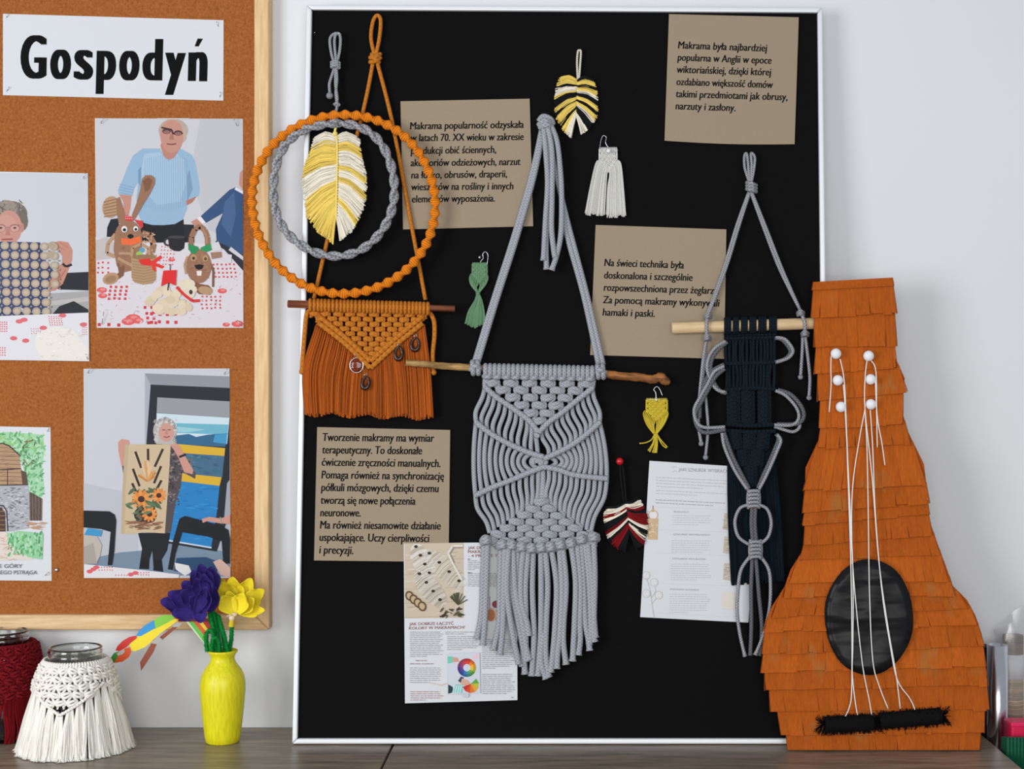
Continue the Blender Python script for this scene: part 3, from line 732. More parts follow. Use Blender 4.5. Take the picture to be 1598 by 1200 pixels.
# ------------------------------------------------------------------ kraft cards
def card(q, label, lines, hpx, bow=0.0):
    def art(m):
        for s, a, b in lines: text(m, B, s, a, b, hpx, 1.2, bold=.045, shear=.1)
    return paper('kraft_card', B, q, label, 'card', art, [KRAFT, INK], .4, bow=bow)
card([(625, 158), (826.5, 154), (832, 353), (629, 358)], 'brown kraft card with seven printed lines, partly behind the orange ring', [
    ('Makrama popularność odzyskała', (640, 202), (817, 199.5)), ('w latach 70. XX wieku w zakresie', (641, 220.5), (817, 218.5)),
    ('produkcji obić ściennych,', (641, 240.5), (774, 238.5)), ('akcesoriów odzieżowych, narzut', (641, 259.5), (812, 257.5)),
    ('na łóżko, obrusów, draperii,', (642, 278.5), (791, 276.5)), ('wieszaków na rośliny i innych', (642, 297), (801, 295.5)),
    ('elementów wyposażenia.', (643, 316), (772, 314.5))], 16.5)
z = lambda X, Y: (820 + X / 3.329, 60 + Y / 3.329)
card([(1044, 22), (1246.5, 27), (1240, 225), (1037, 219.5)], 'brown kraft card with six printed lines at the top right of the black board', [
    ('Makrama była najbardziej', z(793, 52), z(1255, 68)), ('popularna w Anglii w epoce', z(790, 115), z(1277, 132)),
    ('wiktoriańskiej, dzięki której', z(787, 178), z(1276, 193)), ('ozdabiano większość domów', z(785, 242), z(1285, 258)),
    ('takimi przedmiotami jak obrusy,', z(782, 305), z(1360, 322)), ('narzuty i zasłony.', z(780, 368), z(1090, 378))], 16.5, bow=2.5)
z = lambda X, Y: (900 + X / 4.446, 330 + Y / 4.446)
card([(929.5, 351), (1133.5, 358), (1130, 560), (921, 554)], 'brown kraft card with five printed lines, behind the wooden dowel', [
    ('Na świeci technika była', z(192, 378), z(742, 396)), ('doskonalona i szczególnie', z(190, 465), z(802, 482)),
    ('rozpowszechniona przez żeglarzy.', z(188, 550), z(985, 574)), ('Za pomocą makramy wykonywali', z(182, 636), z(990, 660)),
    ('hamaki i paski.', z(180, 722), z(540, 732))], 16.5)
z = lambda X, Y: (480 + X / 2.608, 660 + Y / 2.608)
card([(495, 666.5), (702.5, 671), (700, 877), (490, 874.5)], 'brown kraft card with ten printed lines below the orange fringe', [
    ('Tworzenie makramy ma wymiar', z(62, 73), z(515, 77)), ('terapeutyczny. To doskonałe', z(60, 124), z(465, 128)),
    ('ćwiczenie zręczności manualnych.', z(58, 174), z(540, 180)), ('Pomaga również na synchronizację', z(57, 226), z(554, 232)),
    ('półkuli mózgowych, dzięki czemu', z(55, 277), z(533, 282)), ('tworzą się nowe połączenia', z(54, 329), z(438, 333)),
    ('neuronowe.', z(52, 380), z(215, 381)), ('Ma również niesamowite działanie', z(51, 430), z(541, 434)),
    ('uspokajające. Uczy cierpliwości', z(49, 480), z(495, 485)), ('i precyzji.', z(48, 531), z(185, 534))], 18)

# ------------------------------------------------------------------ white information sheets
INKR = plain('dull_red_ink', (138, 84, 80), .8, .1, 0, 0); INKG = plain('pale_grey_ink', (158, 158, 162), .8, .1, 0, 0)
def colour_sheet(m):
    M = Z(B, 480, 660, 2.608); A = Art(m, lambda x, y, o: M(x, y, o + 1.25)); p = A.poly; e = A.ell
    p((205, 190, 168), [(395, 490), (635, 488), (635, 793), (397, 795)])
    for k in range(5): A.line((190, 172, 148), [(395, 560 + k*58), (635, 552 + k*58)], 3)
    A.specks([(214, 202, 184), (192, 174, 150)], 405, 500, 625, 785, 60, 16, 4, .2)
    for cx_, cy_, L, a0 in ((470, 560, 80, 1.1), (560, 590, 110, .75), (500, 670, 90, .9)):
        ux, uy = math.cos(a0), math.sin(a0)
        for t in range(40):
            s = (t - 20) / 20 * L; x, y = cx_ + ux*s, cy_ + uy*s; w = 38 * math.sqrt(max(0, 1 - (s/L)**2)) + 4
            c = random.choice([(228, 224, 216), (214, 208, 198), (240, 238, 232), (188, 178, 162)])
            A.line(c, [(x - uy*w, y + ux*w + 6), (x, y), (x + uy*w, y - ux*w + 8)], 2.4)
        for t in range(4): e((52, 42, 34), cx_ + ux*L*(t/2-.8), cy_ + uy*L*(t/2-.8), 8, 6, 8)
    A.line((228, 222, 212), [(632, 500), (590, 500), (572, 530), (590, 570), (628, 640)], 8); A.line((120, 106, 92), [(634, 508), (596, 508), (580, 532), (598, 570)], 2)
    for k in range(4): e((96, 74, 48), 415 + k*17, 704 + k*14, 17, 21, 14, -.4); e((196, 172, 136), 415 + k*17, 704 + k*14, 11, 14, 14, -.4)
    for k in range(14):
        a = rnd(-2.6, -.4); A.line((70, 74, 48), [(612, 740), (612 + 42*math.cos(a), 740 + 50*math.sin(a))], 3.5)
    A.specks([(60, 52, 36), (86, 84, 56)], 540, 755, 630, 790, 18, 12, 4)
    A.words((150, 148, 150), 416, 552, 850, 7.6, 14, 2.0); A.words((150, 148, 150), 560, 700, 850, 7.6, 2, 2.0); A.words((150, 148, 150), 568, 700, 868, 7.6, 8, 2.0)
    A.words((150, 112, 110), 440, 530, 966, 8, 1, 2.6); A.words((150, 112, 110), 416, 552, 979, 8, 1, 2.6); A.words((150, 148, 150), 416, 552, 996, 8.4, 8, 2.0)
    A.words((172, 126, 124), 418, 562, 1093, 8.4, 5, 2.2); A.words((150, 148, 150), 652, 700, 560, 7.2, 6, 2.0); A.words((150, 148, 150), 652, 830, 612, 7.2, 8, 2.0)
    A.words((90, 90, 94), 652, 680, 553, 7, 1, 3); A.words((90, 90, 94), 652, 680, 608, 7, 1, 3); A.words((150, 148, 150), 710, 840, 880, 7.8, 16, 2.0); A.words((150, 148, 150), 710, 845, 1022, 7.8, 11, 2.0); A.words((120, 116, 118), 830, 846, 1116, 7, 1, 3)
    e((206, 176, 148), 748, 780, 22, 28, 14); e((176, 112, 72), 746, 782, 18, 24, 14); e((130, 62, 56), 766, 738, 15, 15, 12); A.line((120, 90, 70), [(742, 705), (742, 760)], 2)
    A.line((226, 206, 186), [(500, 1058), (540, 1068), (580, 1055), (606, 1030)], 4); A.line((226, 206, 186), [(594, 1036), (608, 1028), (606, 1044)], 3)
    p((210, 216, 226), [(570, 938), (700, 934), (703, 1100), (572, 1104)])
    p((120, 206, 180), [(570, 950), (590, 950), (592, 975), (570, 980)]); p((214, 160, 142), [(590, 952), (612, 956), (618, 972), (592, 974)]); p((236, 200, 208), [(672, 950), (694, 936), (698, 956), (680, 966)])
    hues = [(196, 60, 44), (216, 110, 40), (226, 160, 50), (190, 176, 60), (96, 150, 74), (60, 140, 120), (52, 110, 160), (50, 70, 146), (84, 58, 136), (126, 60, 120), (164, 60, 90), (186, 60, 60)]
    for k, c in enumerate(hues):
        a, b = -PI/2 + k*PI/6, -PI/2 + (k+1)*PI/6 + .02
        for r0, r1, f in ((15, 27, 1.12), (27, 38, .9)):
            p(tuple(min(255, v*f) for v in c), [(648 + r*math.cos(t), 996 + r*math.sin(t)) for r, t in ((r0, a), (r1, a), (r1, (a+b)/2), (r1, b), (r0, b), (r0, (a+b)/2))])
    p((60, 70, 96), [(612, 1050), (624, 1032), (636, 1036), (628, 1060)]); p((218, 170, 150), [(628, 1040), (652, 1046), (664, 1062), (640, 1070), (622, 1062)])
    for k, c in enumerate([(196, 48, 44), (214, 80, 40), (226, 120, 44), (230, 164, 56), (190, 190, 70), (96, 168, 74)]):
        a = 2.9 - k*.62; p(c, [(664, 1062), (664 + 34*math.cos(a), 1070 + 34*math.sin(a) - 4), (664 + 34*math.cos(a - .66), 1070 + 34*math.sin(a - .66) - 4)])
    p((36, 60, 72), [(572, 1064), (590, 1074), (594, 1096), (572, 1102)]); p((140, 206, 206), [(588, 1096), (604, 1062), (632, 1066), (630, 1100)]); 
    for k in range(4): A.line((226, 240, 240), [(598 + k*9, 1068), (590 + k*10, 1098)], 3)
    e((196, 206, 214), 644, 1108, 13, 10)
    m.m = 2
    text(m, M, 'JAK DOBRZE ŁĄCZYĆ', (414, 824), (594, 821), 17, 2.6, bold=.01); text(m, M, 'KOLORY W MAKRAMACH?', (413, 841), (640, 837), 17, 2.6, bold=.01)
    text(m, M, 'JAK DBAĆ', (653, 514), (734, 513), 17, 2.6, bold=.01); text(m, M, 'MAKRAMĘ', (653, 530), (740, 529), 17, 2.6, bold=.01); text(m, M, '- 4 PROSTE TRIKI', (654, 546), (810, 544), 15, 2.6, bold=.01)
paper('information_sheet', B, [(630, 848), (806.5, 846), (807.5, 1092.5), (632, 1097.5)], 'white printed sheet with a colour wheel, behind the big grey macrame fringe', 'sheet', colour_sheet, [PAPER, PRINT, INKR], 1.2)

def string_sheet(m):
    M = Z(B, 980, 700, 3.427); A = Art(m, lambda x, y, o: M(x, y, o + .45)); p = A.poly; e = A.ell
    g = (182, 183, 188); wd = (8, 24)
    A.words(g, 150, 560, 152, 16, 4, 3.0, .05, .12, wd); A.words(g, 150, 560, 222, 16, 2, 3.0, .05, .1, wd); A.words((156, 157, 162), 148, 560, 272, 16, 2, 3.4, .05, .2, wd)
    for y0, n in ((335, 5), (455, 6), (580, 8), (742, 9)): 
        A.line((206, 207, 210), [(150, y0 - 22), (556, y0 - 8)], 1.5)
        A.words(g, 238 - (y0 - 335)*.04, 456 - (y0 - 335)*.04, y0 + 22 + (0 if n == 5 else 14), 12, n, 2.4, .01, .12, (5, 16))
    A.line((206, 207, 210), [(150, 878), (630, 905)], 1.5)
    for y0 in (345, 470, 612): p((196, 186, 170), [(516, y0), (548, y0 + 2), (556, y0 + 96), (508, y0 + 88)]); A.specks([(170, 160, 144), (214, 204, 190)], 516, y0 + 8, 548, y0 + 84, 20, 12, 2, .3)
    p((226, 220, 208), [(506, 766), (570, 768), (574, 862), (500, 856)])
    A.ell((200, 170, 120), 135, 355, 26, 26, 20); A.ell((232, 230, 228), 135, 355, 22, 22, 20); A.line((170, 130, 80), [(134, 305), (134, 335)], 5); e((206, 180, 130), 134, 332, 10, 8)
    p((214, 186, 150), [(106, 372), (162, 374), (158, 488), (104, 486)])
    for k in range(7): A.line((190, 160, 122), [(110 + k*8, 378), (108 + k*8, 484)], 2)
    A.specks([(236, 216, 188)], 110, 380, 156, 478, 22, 5, 3)
    A.line((190, 184, 176), [(140, 902), (128, 830), (120, 760), (98, 690)], 2.2); A.line((190, 184, 176), [(125, 800), (150, 760), (142, 730)], 2); A.line((190, 184, 176), [(128, 830), (160, 790)], 2); A.line((190, 184, 176), [(124, 790), (100, 776)], 2)
    for x, y in ((98, 678), (140, 716), (98, 776), (164, 784)):
        e((196, 190, 184), x, y, 21, 22, 14); e((226, 226, 228), x, y, 18, 19, 14); e((206, 202, 196), x + 4, y + 2, 10, 12, 10); e((228, 228, 230), x + 4, y + 2, 8, 10, 10)
    A.line((200, 200, 204), [(236, 104), (246, 96), (260, 100)], 2); A.line((200, 200, 204), [(238, 126), (250, 118), (260, 124)], 2)
    m.m = 2
    text(m, M, 'JAKI SZNUREK WYBRAĆ?', (270, 120), (528, 130), 26, 1.4)
    for s, x0, x1, y in (('ELEGANT', 246, 326, 341), ('SZNUREK BAWEŁNIANY', 242, 440, 462), ('SZNUREK POLIESTER', 236, 416, 592), ('PLECIONY SZNUREK', 226, 380, 756)): text(m, M, s, (x0, y), (x1, y + 4), 12, 1.4, bold=.01)
paper('information_sheet', B, [(1013.5, 719), (1181, 730), (1168, 971.5), (999, 963)], 'white printed sheet about cord kinds, partly behind the dark blue macrame', 'sheet', string_sheet, [PAPER, PRINT, INKG], .4)

# ================================================================== ring hanging with the feather
rh = empty('ring_hanging', B(527, 180, 12), 'wall hanging of an orange ring around a grey ring with a yellow feather', 'wall hanging')
def oval(cx_, cy_, rx, ry, o, n): return [B(cx_ + rx*math.sin(2*PI*k/n) + wob(k/n)[0], cy_ - ry*math.cos(2*PI*k/n) + wob(k/n)[1], o + (5 - 5*math.cos(2*PI*k/n) if rx > 120 else 0)) for k in range(n)]
wob = lambda t: (1.5*math.sin(2*PI*t*3 + 1), 1.2*math.cos(2*PI*t*2))
m = MB(); pts = oval(536.5, 317.5, 143.5, 139.5, 20, 520)
m.tube(pts, 8.2*S, n=12, closed=True, ell=(1.0, .58), twist=26); m.build('outer_ring', ORING, rh)
ORB = MB()
wob = lambda t: (2.5*math.sin(2*PI*t*3), 2*math.cos(2*PI*t*4 + .6))
m = MB()
for ph in (0, 1):
    n = 420; base = oval(521, 294.5, 97, 103.5, 19, n); ctr = B(521, 294.5, 19); q = []
    for k in range(n):
        a = 2*PI*(13*k/n) + ph*PI; rad = (base[k] - ctr).normalized()
        q.append(base[k] + rad*math.cos(a)*3.6*S + Vector((0, -1, 0))*math.sin(a)*3.6*S)
    m.tube(q, 4.2*S, n=8, closed=True)
m.build('inner_ring', SILVER, rh)
m = MB(); z5 = Z(B, 370, 0, 4.566)
for pts in ([(700, 470), (672, 380), (662, 280), (690, 242), (725, 238)], [(712, 470), (700, 380), (694, 290), (705, 245), (728, 240)], [(706, 465), (728, 380), (737, 290), (730, 240)],
            [(700, 465), (675, 540), (658, 600), (662, 670)], [(704, 450), (712, 560), (704, 660), (712, 750), (706, 800), (704, 890)], [(702, 470), (702, 600), (714, 700), (706, 760)]):
    cord(m, z5, pts, 2.4, 10)
m.ball(z5(660, 682, 10), 5.6*S, 12)
for a in (-8, 8, 24): cord(m, z5, [(672, 455 + a), (700, 440 + a, 16), (732, 462 + a)], 3, 11)
cord(m, z5, [(692, 745), (712, 735, 14), (730, 752)], 2.6, 11); cord(m, z5, [(690, 892, 14), (704, 862, 31), (720, 896, 14)], 3, 12)
m.build('hanging_cord', SILVER, rh)
dotpin(529, 52, 'silver pin holding up the grey cord of the ring hanging', 1.8, o=8)
dotpin(491, 51, 'tiny silver pin in the upper left of the black board', .9)

def feather(parent, M, spine, left, right, colour, count, r, o, droop, name='feather', seed=1):
    """strands knotted along a spine; left/right give the edge point for t in 0..1"""
    random.seed(seed); m = MB()
    for side, edge in ((0, left), (1, right)):
        for k in range(count):
            t = (k + rnd(0, 1)) / count
            s = along(spine, t * .93); e = along(edge, min(1, t + rnd(-.012, .012)))
            f = rnd(.88, 1.05); ex, ey = s[0] + (e[0]-s[0])*f, s[1] + (e[1]-s[1])*f
            mx, my = (s[0]*.5 + ex*.5), (s[1]*.5 + ey*.5) - droop * (1 - .6*t) + rnd(-1, 1)
            c = colour(side, t, k); j = rnd(.9, 1.06); m.cc = lin(tuple(min(255, v*j) for v in c))
            oo = o + rnd(0, 3.0)
            cord(m, M, [(s[0], s[1], o + 2), (s[0]*.75+mx*.25 , s[1]*.7 + my*.3, oo + 2), (mx, my, oo + 1), (ex, ey, oo - rnd(0, 2.5))], r, k=2, n=4, cap=False)
    return m.build(name, STRAND, parent)
YEL, CRM = (232, 204, 104), (234, 226, 208)
z6 = lambda X, Y: (370 + X / 3.871, 160 + Y / 3.871)
def bands(lo):
    def f(side, t, k):
        for a, c in lo:
            if t < a + .012*math.sin(k*1.7): return c[side] if isinstance(c[0], tuple) else c
        return lo[-1][1][side] if isinstance(lo[-1][1][0], tuple) else lo[-1][1]
    return f
feather(rh, B, [z6(600, 200), z6(604, 500), z6(596, 720)],
        [z6(470, 206), z6(440, 310), z6(405, 390), z6(396, 480), z6(410, 580), z6(425, 690), z6(490, 780), z6(580, 850)],
        [z6(735, 206), z6(750, 330), z6(774, 420), z6(780, 520), z6(770, 610), z6(735, 700), z6(690, 780), z6(620, 832)],
        bands([(.10, (CRM, CRM)), (.2, (YEL, YEL)), (.27, (YEL, CRM)), (.36, (YEL, CRM)), (.42, (CRM, YEL)), (.5, (CRM, CRM)), (.56, (CRM, YEL)), (.66, (YEL, CRM)), (.74, (YEL, CRM)), (.82, (YEL, YEL)), (.88, (YEL, CRM)), (1.1, (YEL, CRM))]), 480, .95, 12, 7)
fe = bpy.data.objects['feather']
m = MB(); cord(m, B, [z6(590, 175), z6(602, 210), z6(606, 340), z6(603, 500), z6(598, 700)], 1.6, 16.5); m.ball(B(*z6(592, 188), 17), 4.2*S, 10)
cord(m, B, [z6(604, 130), z6(594, 160), z6(590, 185)], 2, 17); m.build('spine_cord', plain('pale_yellow_cord', (232, 208, 118), .9, .1, 0, .15, 900), fe)
m = MB()
for k in range(28):
    x, y = z6(606 - k*.25, 225 + k*17); m.ball(B(x + 1.6, y, 17.6), .75*S, 6)
m.build('stitches', plain('dark_gap_thread', (120, 100, 60), .9, .1, 0, 0), fe)

# ================================================================== ochre macrame on the copper pipe
om = empty('macrame_hanging', B(580, 478, 10), 'ochre macrame hanging with a combed fringe on a copper pipe', 'wall hanging')
z7 = Z(B, 430, 440, 5.0); OO = 14
m = MB(); m.tube([z7(98, 171, OO), z7(1400, 209, OO)], 6*S, n=20); m.build('copper_pipe', COPPER, om)
m = MB()
cord(m, B, [(585, 88), (579, 60), (582, 34), (588.5, 24), (594, 32), (592, 60), (586, 88)], 3.1, 5)
cord(m, B, [(583, 92), (572, 150), (556, 215), (522, 330), (490, 466)], 3.2, 5); cord(m, B, [(588, 95), (612, 190), (640, 340), (664, 468)], 3.2, 5)
for a, b in (((577, 90), (594, 84)), ((577, 97), (594, 90)), ((580, 84), (592, 98))): cord(m, B, [(a[0], a[1], 4), ((a[0]+b[0])/2, (a[1]+b[1])/2 + 2, 10), (b[0], b[1], 4)], 3.4)
cord(m, z7, [(295, 205), (245, 250), (228, 400), (215, 560), (207, 690)], 3.6, 9.5); m.ball(z7(206, 700, 9.5), 4.6*S)
cord(m, z7, [(1192, 220), (1235, 300), (1240, 420), (1226, 560), (1230, 690)], 3.6, 8); m.ball(z7(1234, 706, 8), 4.6*S)
m.build('hanging_cord', OCHRE, om)
m = MB()
for i in range(32):
    x = 272 + i*29.6; y = 176 + (x - 100)*.0295
    w = [z7(x + 2*math.sin(i), y + 42*math.sin(a), OO + 9.4*math.cos(a)) for a in [(-2.2 + 4.4*k/9) for k in range(10)]]
    m.tube(w, 3.0*S, n=7)
for k in range(10):
    n = 10 - k
    for i in range(n):
        x = 300 + k*47 + i*94 + rnd(-3, 3); y = 252 + k*38.5 + (x-700)*.012
        if k == 0 and i in (0,): pass
        knot(m, z7, x + (6 if i == 0 else -6 if i == n-1 else 0), y, 60, 34, 2.5, OO - 1)
        for s in (-1, 1):
            if k < 9: cord(m, z7, [(x + s*20, y + 6), (x + s*28, y + 32)], 2.2, OO - 3, k=2, n=6)
for q in range(4):
    cord(m, z7, [(286 + q*16, 205), (310 + q*10, 255), (334 + q*8, 296 + q*6)], 2.7, OO - 2); cord(m, z7, [(1186 - q*16, 222), (1168 - q*10, 265), (1148 - q*8, 300 + q*6)], 2.7, OO - 2)
m.build('knotted_panel', OCHRE, om)
m = MB()
for dy, r in ((0, 4.2), (-52, 4.0)):
    ribbed(m, z7, [(335, 318 + dy), (540, 478 + dy*.95), (742, 672 + dy)], r, OO + 3, 7.5); ribbed(m, z7, [(1148, 322 + dy), (940, 490 + dy*.95), (742, 672 + dy)], r, OO + 3.4, 7.5)
m.build('ribbed_border', OCHRE, om)
m = MB(); random.seed(3)
bar = [(322, 330), (540, 485), (742, 678), (940, 495), (1160, 330)]
def mess(t): return 6*math.sin(t*90) + 4*math.sin(t*37 + 1)
for k in range(560):
    t = (k + rnd(0, 1)) / 560; tt = round(t*60)/60*.8 + t*.2
    a = along(bar, tt); u = (a[0] - 322) / 838
    clump = round(t*34)/34*.55 + t*.45
    bx = 240 + clump*985 + rnd(-9, 9); by = 1030 + 30*clump + 14*math.sin(clump*23) + rnd(-22, 12)
    mid = (a[0]*.35 + bx*.65 + (-34*(1-u)*max(0, .35-u)*4 + 10*max(0, u-.8)), a[1]*.5 + by*.5)
    j = rnd(.82, 1.08); m.cc = lin((176*j, 88*j, 30*j)); o = rnd(6, 13)
    cord(m, z7, [(a[0], a[1], OO - 3), (a[0]*.8 + mid[0]*.2, a[1] + 60, o + 4), (mid[0], mid[1], o), (bx, by, o - 1)], 1.35, k=4, n=5, cap=False)
m.build('fringe', OFRINGE, om)

# earrings hung on it
AMB = make_glass('amber_glass', (.30, .07, .01), .05); ROSE = make_glass('rose_glass', (.9, .55, .5), .05)
def ring_earring(x, y, rx, ry, label, tilt=0.0):
    t = empty('earring', z7(x, y - ry, 18), label, 'earring', None)
    m = MB(); pts = [z7(x + rx*math.cos(a)*math.cos(tilt) - ry*math.sin(a)*math.sin(tilt), y + ry*math.sin(a) + rx*math.cos(a)*math.sin(tilt), 19) for a in [2*PI*k/28 for k in range(28)]]
    m.tube(pts, 2.6*S, n=10, closed=True, rf=lambda q: 1 + .35*math.sin(2*PI*q)); m.build('ring', plain('dark_amber', (44, 18, 9), .2, .5, 0, .4, 160), t)
    m = MB(); cord(m, z7, [(x, y - ry + 4), (x - 6, y - ry - 18, 22), (x + 6, y - ry - 34), (x + 12, y - ry - 14)], .8, 18); m.build('hook', STEEL, t)
ring_earring(1089, 486, 30, 46, 'dark amber ring earring, rightmost on the ochre fringe', .1)
ring_earring(961, 556, 27, 48, 'dark amber ring earring second from the right on the ochre fringe', .05)
ring_earring(702, 786, 26, 44, 'dark amber ring earring hanging below the point of the ochre macrame', .15)
t = empty('earring', z7(632, 590, 18), 'round clear pinkish disc earring on the left of the ochre fringe', 'earring')
m = MB(); cm = z7(632, 652, 18); m.ball(cm, 10.2*S, 24, (.95, .25, 1.1)); m.build('disc', ROSE, t)
m = MB(); pts = [z7(632 + 52*math.cos(2*PI*k/32), 650 + 58*math.sin(2*PI*k/32), 19) for k in range(32)]; m.tube(pts, .9*S, n=6, closed=True); cord(m, z7, [(632, 592), (620, 570, 22), (640, 558), (648, 580)], .8, 18); m.build('hook', STEEL, t)

# ================================================================== big grey macrame on the branch
gm = empty('macrame_hanging', B(842, 580, 10), 'large grey macrame hanging with knotted diamonds and long tails on a branch', 'wall hanging')
zg = Z(B, 620, 540, 3.632); GO = 14; random.seed(11)
m = MB()
br = [(633, 566), (660, 568), (690, 571), (740, 574), (800, 577), (860, 580), (935, 583), (970, 587), (1000, 589), (1018, 592), (1030, 589), (1037, 594), (1045, 598)]
rr = [4.2, 4.8, 4.4, 5.6, 6, 6, 6.2, 6.6, 6.8, 6.6, 8, 7.6, 3.5]
oo_ = lambda x: GO - 3 + max(0, (738 - x)/105)*14
w = crom([B(x, y, oo_(x)) for x, y in br], 5)
m.tube(w, S, n=12, rf=lambda t: rr[min(12, int(t*12))]*(1-(t*12) % 1) + rr[min(12, int(t*12)+1)]*((t*12) % 1) + .35*math.sin(t*140) + .3*math.sin(t*61))
m.build('branch', BARK, gm)
m = MB(); w2 = [B(x, y, oo_(x) + .6) for x, y in br[:4]]
m.tube(crom(w2, 6), S, n=12, rf=lambda t: 4.9 + .9*t + .3*math.sin(t*40)); m.build('bare_branch_end', BARKL, gm)['label'] = 'paler bare end of the branch'
m = MB()
for off in (-7, 8):
    cord(m, Z(B, 720, 160, 2.857), [(62 + off, 1170), (150 + off, 880), (240 + off, 600), (320 + off*.8, 320), (362 + off*.5, 120)], 4.4, 7)
cord(m, Z(B, 720, 160, 2.857), [(632, 1170), (560, 860), (470, 520), (430, 350), (408, 250), (396, 130)], 4.4, 6); cord(m, Z(B, 720, 160, 2.857), [(612, 1170), (545, 860), (470, 590), (452, 480)], 4.4, 7)
m.build('hanging_cord', GREYROPE, gm)
z3 = Z(B, 720, 160, 2.857)
m = MB()
for a in ([(345, 85), (365, 62), (398, 75), (408, 100)], [(345, 100), (372, 82, 22), (405, 92)], [(350, 112), (378, 100, 22), (404, 108)]): cord(m, z3, a, 4.6, 12)
for pts, o in (([(366, 110), (378, 240), (384, 370), (374, 540), (366, 705)], 16), ([(372, 110), (388, 260), (386, 450), (378, 620), (380, 745)], 13), ([(384, 108), (404, 220), (404, 420), (402, 560), (412, 660), (418, 690)], 18), ([(398, 100), (425, 170), (440, 290), (447, 420), (444, 580), (425, 680), (402, 748)], 15)):
    cord(m, z3, pts, 4.3, o, fray=.25)
m.build('top_knot', GREYROPE, gm)
for sx, sy in ((742, 574), (937, 580)):     # wraps where the cords grip the branch
    m = MB()
    for dx in (-4, 4):
        m.tube([B(sx + dx + .8*math.sin(a), sy + 9.5*math.sin(a), GO - 3 + 9*math.cos(a)) for a in [(-2.3 + 4.6*k/9) for k in range(10)]], 4.2*S, n=8)
    cord(m, B, [(sx - 8, sy + 3, 14), (sx, sy - 3, 24), (sx + 8, sy + 2, 14)], 4)
    m.build('branch_wrap', GREYROPE, gm)
m = MB()
for i in range(24):
    x = 500 + i*26.3; y = 140 + (x - 490)*.022
    m.tube([zg(x, y + 32*math.sin(a), GO - 2 + 9.4*math.cos(a)) for a in [(-2.2 + 4.4*k/9) for k in range(10)]], 3.9*S, n=8)
for i in range(12):
    x = 513 + i*52.6; y = 170 + (x-490)*.022
    cord(m, zg, [(x - 23, y, 12), (x, y + 4, 20), (x + 23, y, 12)], 4.2, 14, k=3)
rows = [(212, (540, 645, 750, 855, 962, 1068)), (250, (600, 702, 805, 908, 1010)), (292, (655, 755, 855, 952)), (336, (705, 805, 900)), (380, (757, 850)), (424, (804,))]
for y, xs in rows:
    for x in xs:
        knot(m, zg, x, y + (x-800)*.01, 66, 40, 3.7, GO - 3)
        for s in (-1, 1): cord(m, zg, [(x + s*18, y + 14), (x + s*34, y + 38)], 3.6, GO - 6, k=2, n=6)
cord(m, zg, [(500, 180), (497, 215), (500, 240)], 4.3, 10); cord(m, zg, [(1112, 190), (1108, 220), (1106, 240)], 4.3, 10)
m.build('upper_knots', GREYROPE, gm)
m = MB()
V1L, V1R = [(492, 226), (560, 288), (650, 350), (745, 420), (800, 490)], [(1110, 236), (1040, 290), (930, 380), (860, 430), (800, 492)]
V2L, V2R = [(442, 428), (520, 490), (620, 548), (730, 598), (830, 630)], [(1150, 430), (1060, 510), (970, 572), (900, 608), (830, 640)]
V3L, V3R = [(438, 850), (540, 800), (640, 762), (750, 715), (835, 684)], [(1192, 752), (1090, 742), (990, 728), (910, 700), (830, 684)]
for p in (V1L, V1R, V2L, V2R, V3L, V3R): ribbed(m, zg, p, 4.5, GO + 2, 9, .1)
cord(m, zg, [(795, 495), (790, 505), (805, 512)], 4.8, GO)
m.build('ribbed_border', GREYROPE, gm)
m = MB(); nc = 11
EL, ER = [(520, 1062), (600, 1010), (700, 940), (812, 872)], [(1100, 1062), (1020, 1010), (920, 935), (822, 872)]
for side, (V1, V2, V3, E) in enumerate(((V1L, V2L, V3L, EL), (V1R, V2R, V3R, ER))):
    s = -1 if side == 0 else 1
    for i in range(nc):
        t = (i + .15) / (nc - .3)
        a, b, c, d = along(V1, t*.985 + .005), along(V2, t*.97), along(V3, t*.97), along(E, t*.97)
        q = 1 - t; j = rnd(-2, 2)
        o = GO - 5 + rnd(-.5, 1.5)
        cord(m, zg, [a, (a[0] + s*(12*q - 3) + (b[0]-a[0])*.12 + j, a[1]*.7 + b[1]*.3), (b[0] + s*6*q + (a[0]-b[0])*.1 + j, a[1]*.3 + b[1]*.7), b], 3.7, o)
        bow = 12 + 40*(t**1.2)*(1 if t < .92 else .75)
        cord(m, zg, [b, (b[0]*.75 + c[0]*.25 + s*bow*.75, b[1]*.75 + c[1]*.25), ((b[0]+c[0])/2 + s*bow, (b[1]+c[1])/2), (b[0]*.25 + c[0]*.75 + s*bow*.75, b[1]*.25 + c[1]*.75), c], 3.7, o)
        cord(m, zg, [c, (c[0]*.85 + d[0]*.15 + j, c[1]*.65 + d[1]*.35), (c[0]*.25 + d[0]*.75 - s*6*t, c[1]*.3 + d[1]*.7), d], 3.7, o)
cord(m, zg, [(806, 690), (800, 740), (806, 800), (812, 870)], 4.5, 8); cord(m, zg, [(824, 690), (826, 760), (822, 870)], 4.5, 8)
for rr_ in (14, 34): cord(m, zg, [(806 + rr_*1.1*math.cos(a), 657 + rr_*.75*math.sin(a)) for a in [2.6 + 5.4*q/9 for q in range(10)]], 3.7, GO - 1)
m.ball(zg(806, 657, GO - 2), 4.4*S, 10)
m.build('hanging_strands', GREYROPE, gm)
m = MB()
rows = [(884, (818,)), (922, (770, 862)), (960, (722, 816, 910)), (997, (676, 770, 864, 958)), (1034, (625, 722, 816, 910, 1008)), (1068, (572, 672, 768, 864, 960, 1060)), (1104, (530, 622, 720, 816, 912, 1010, 1092))]
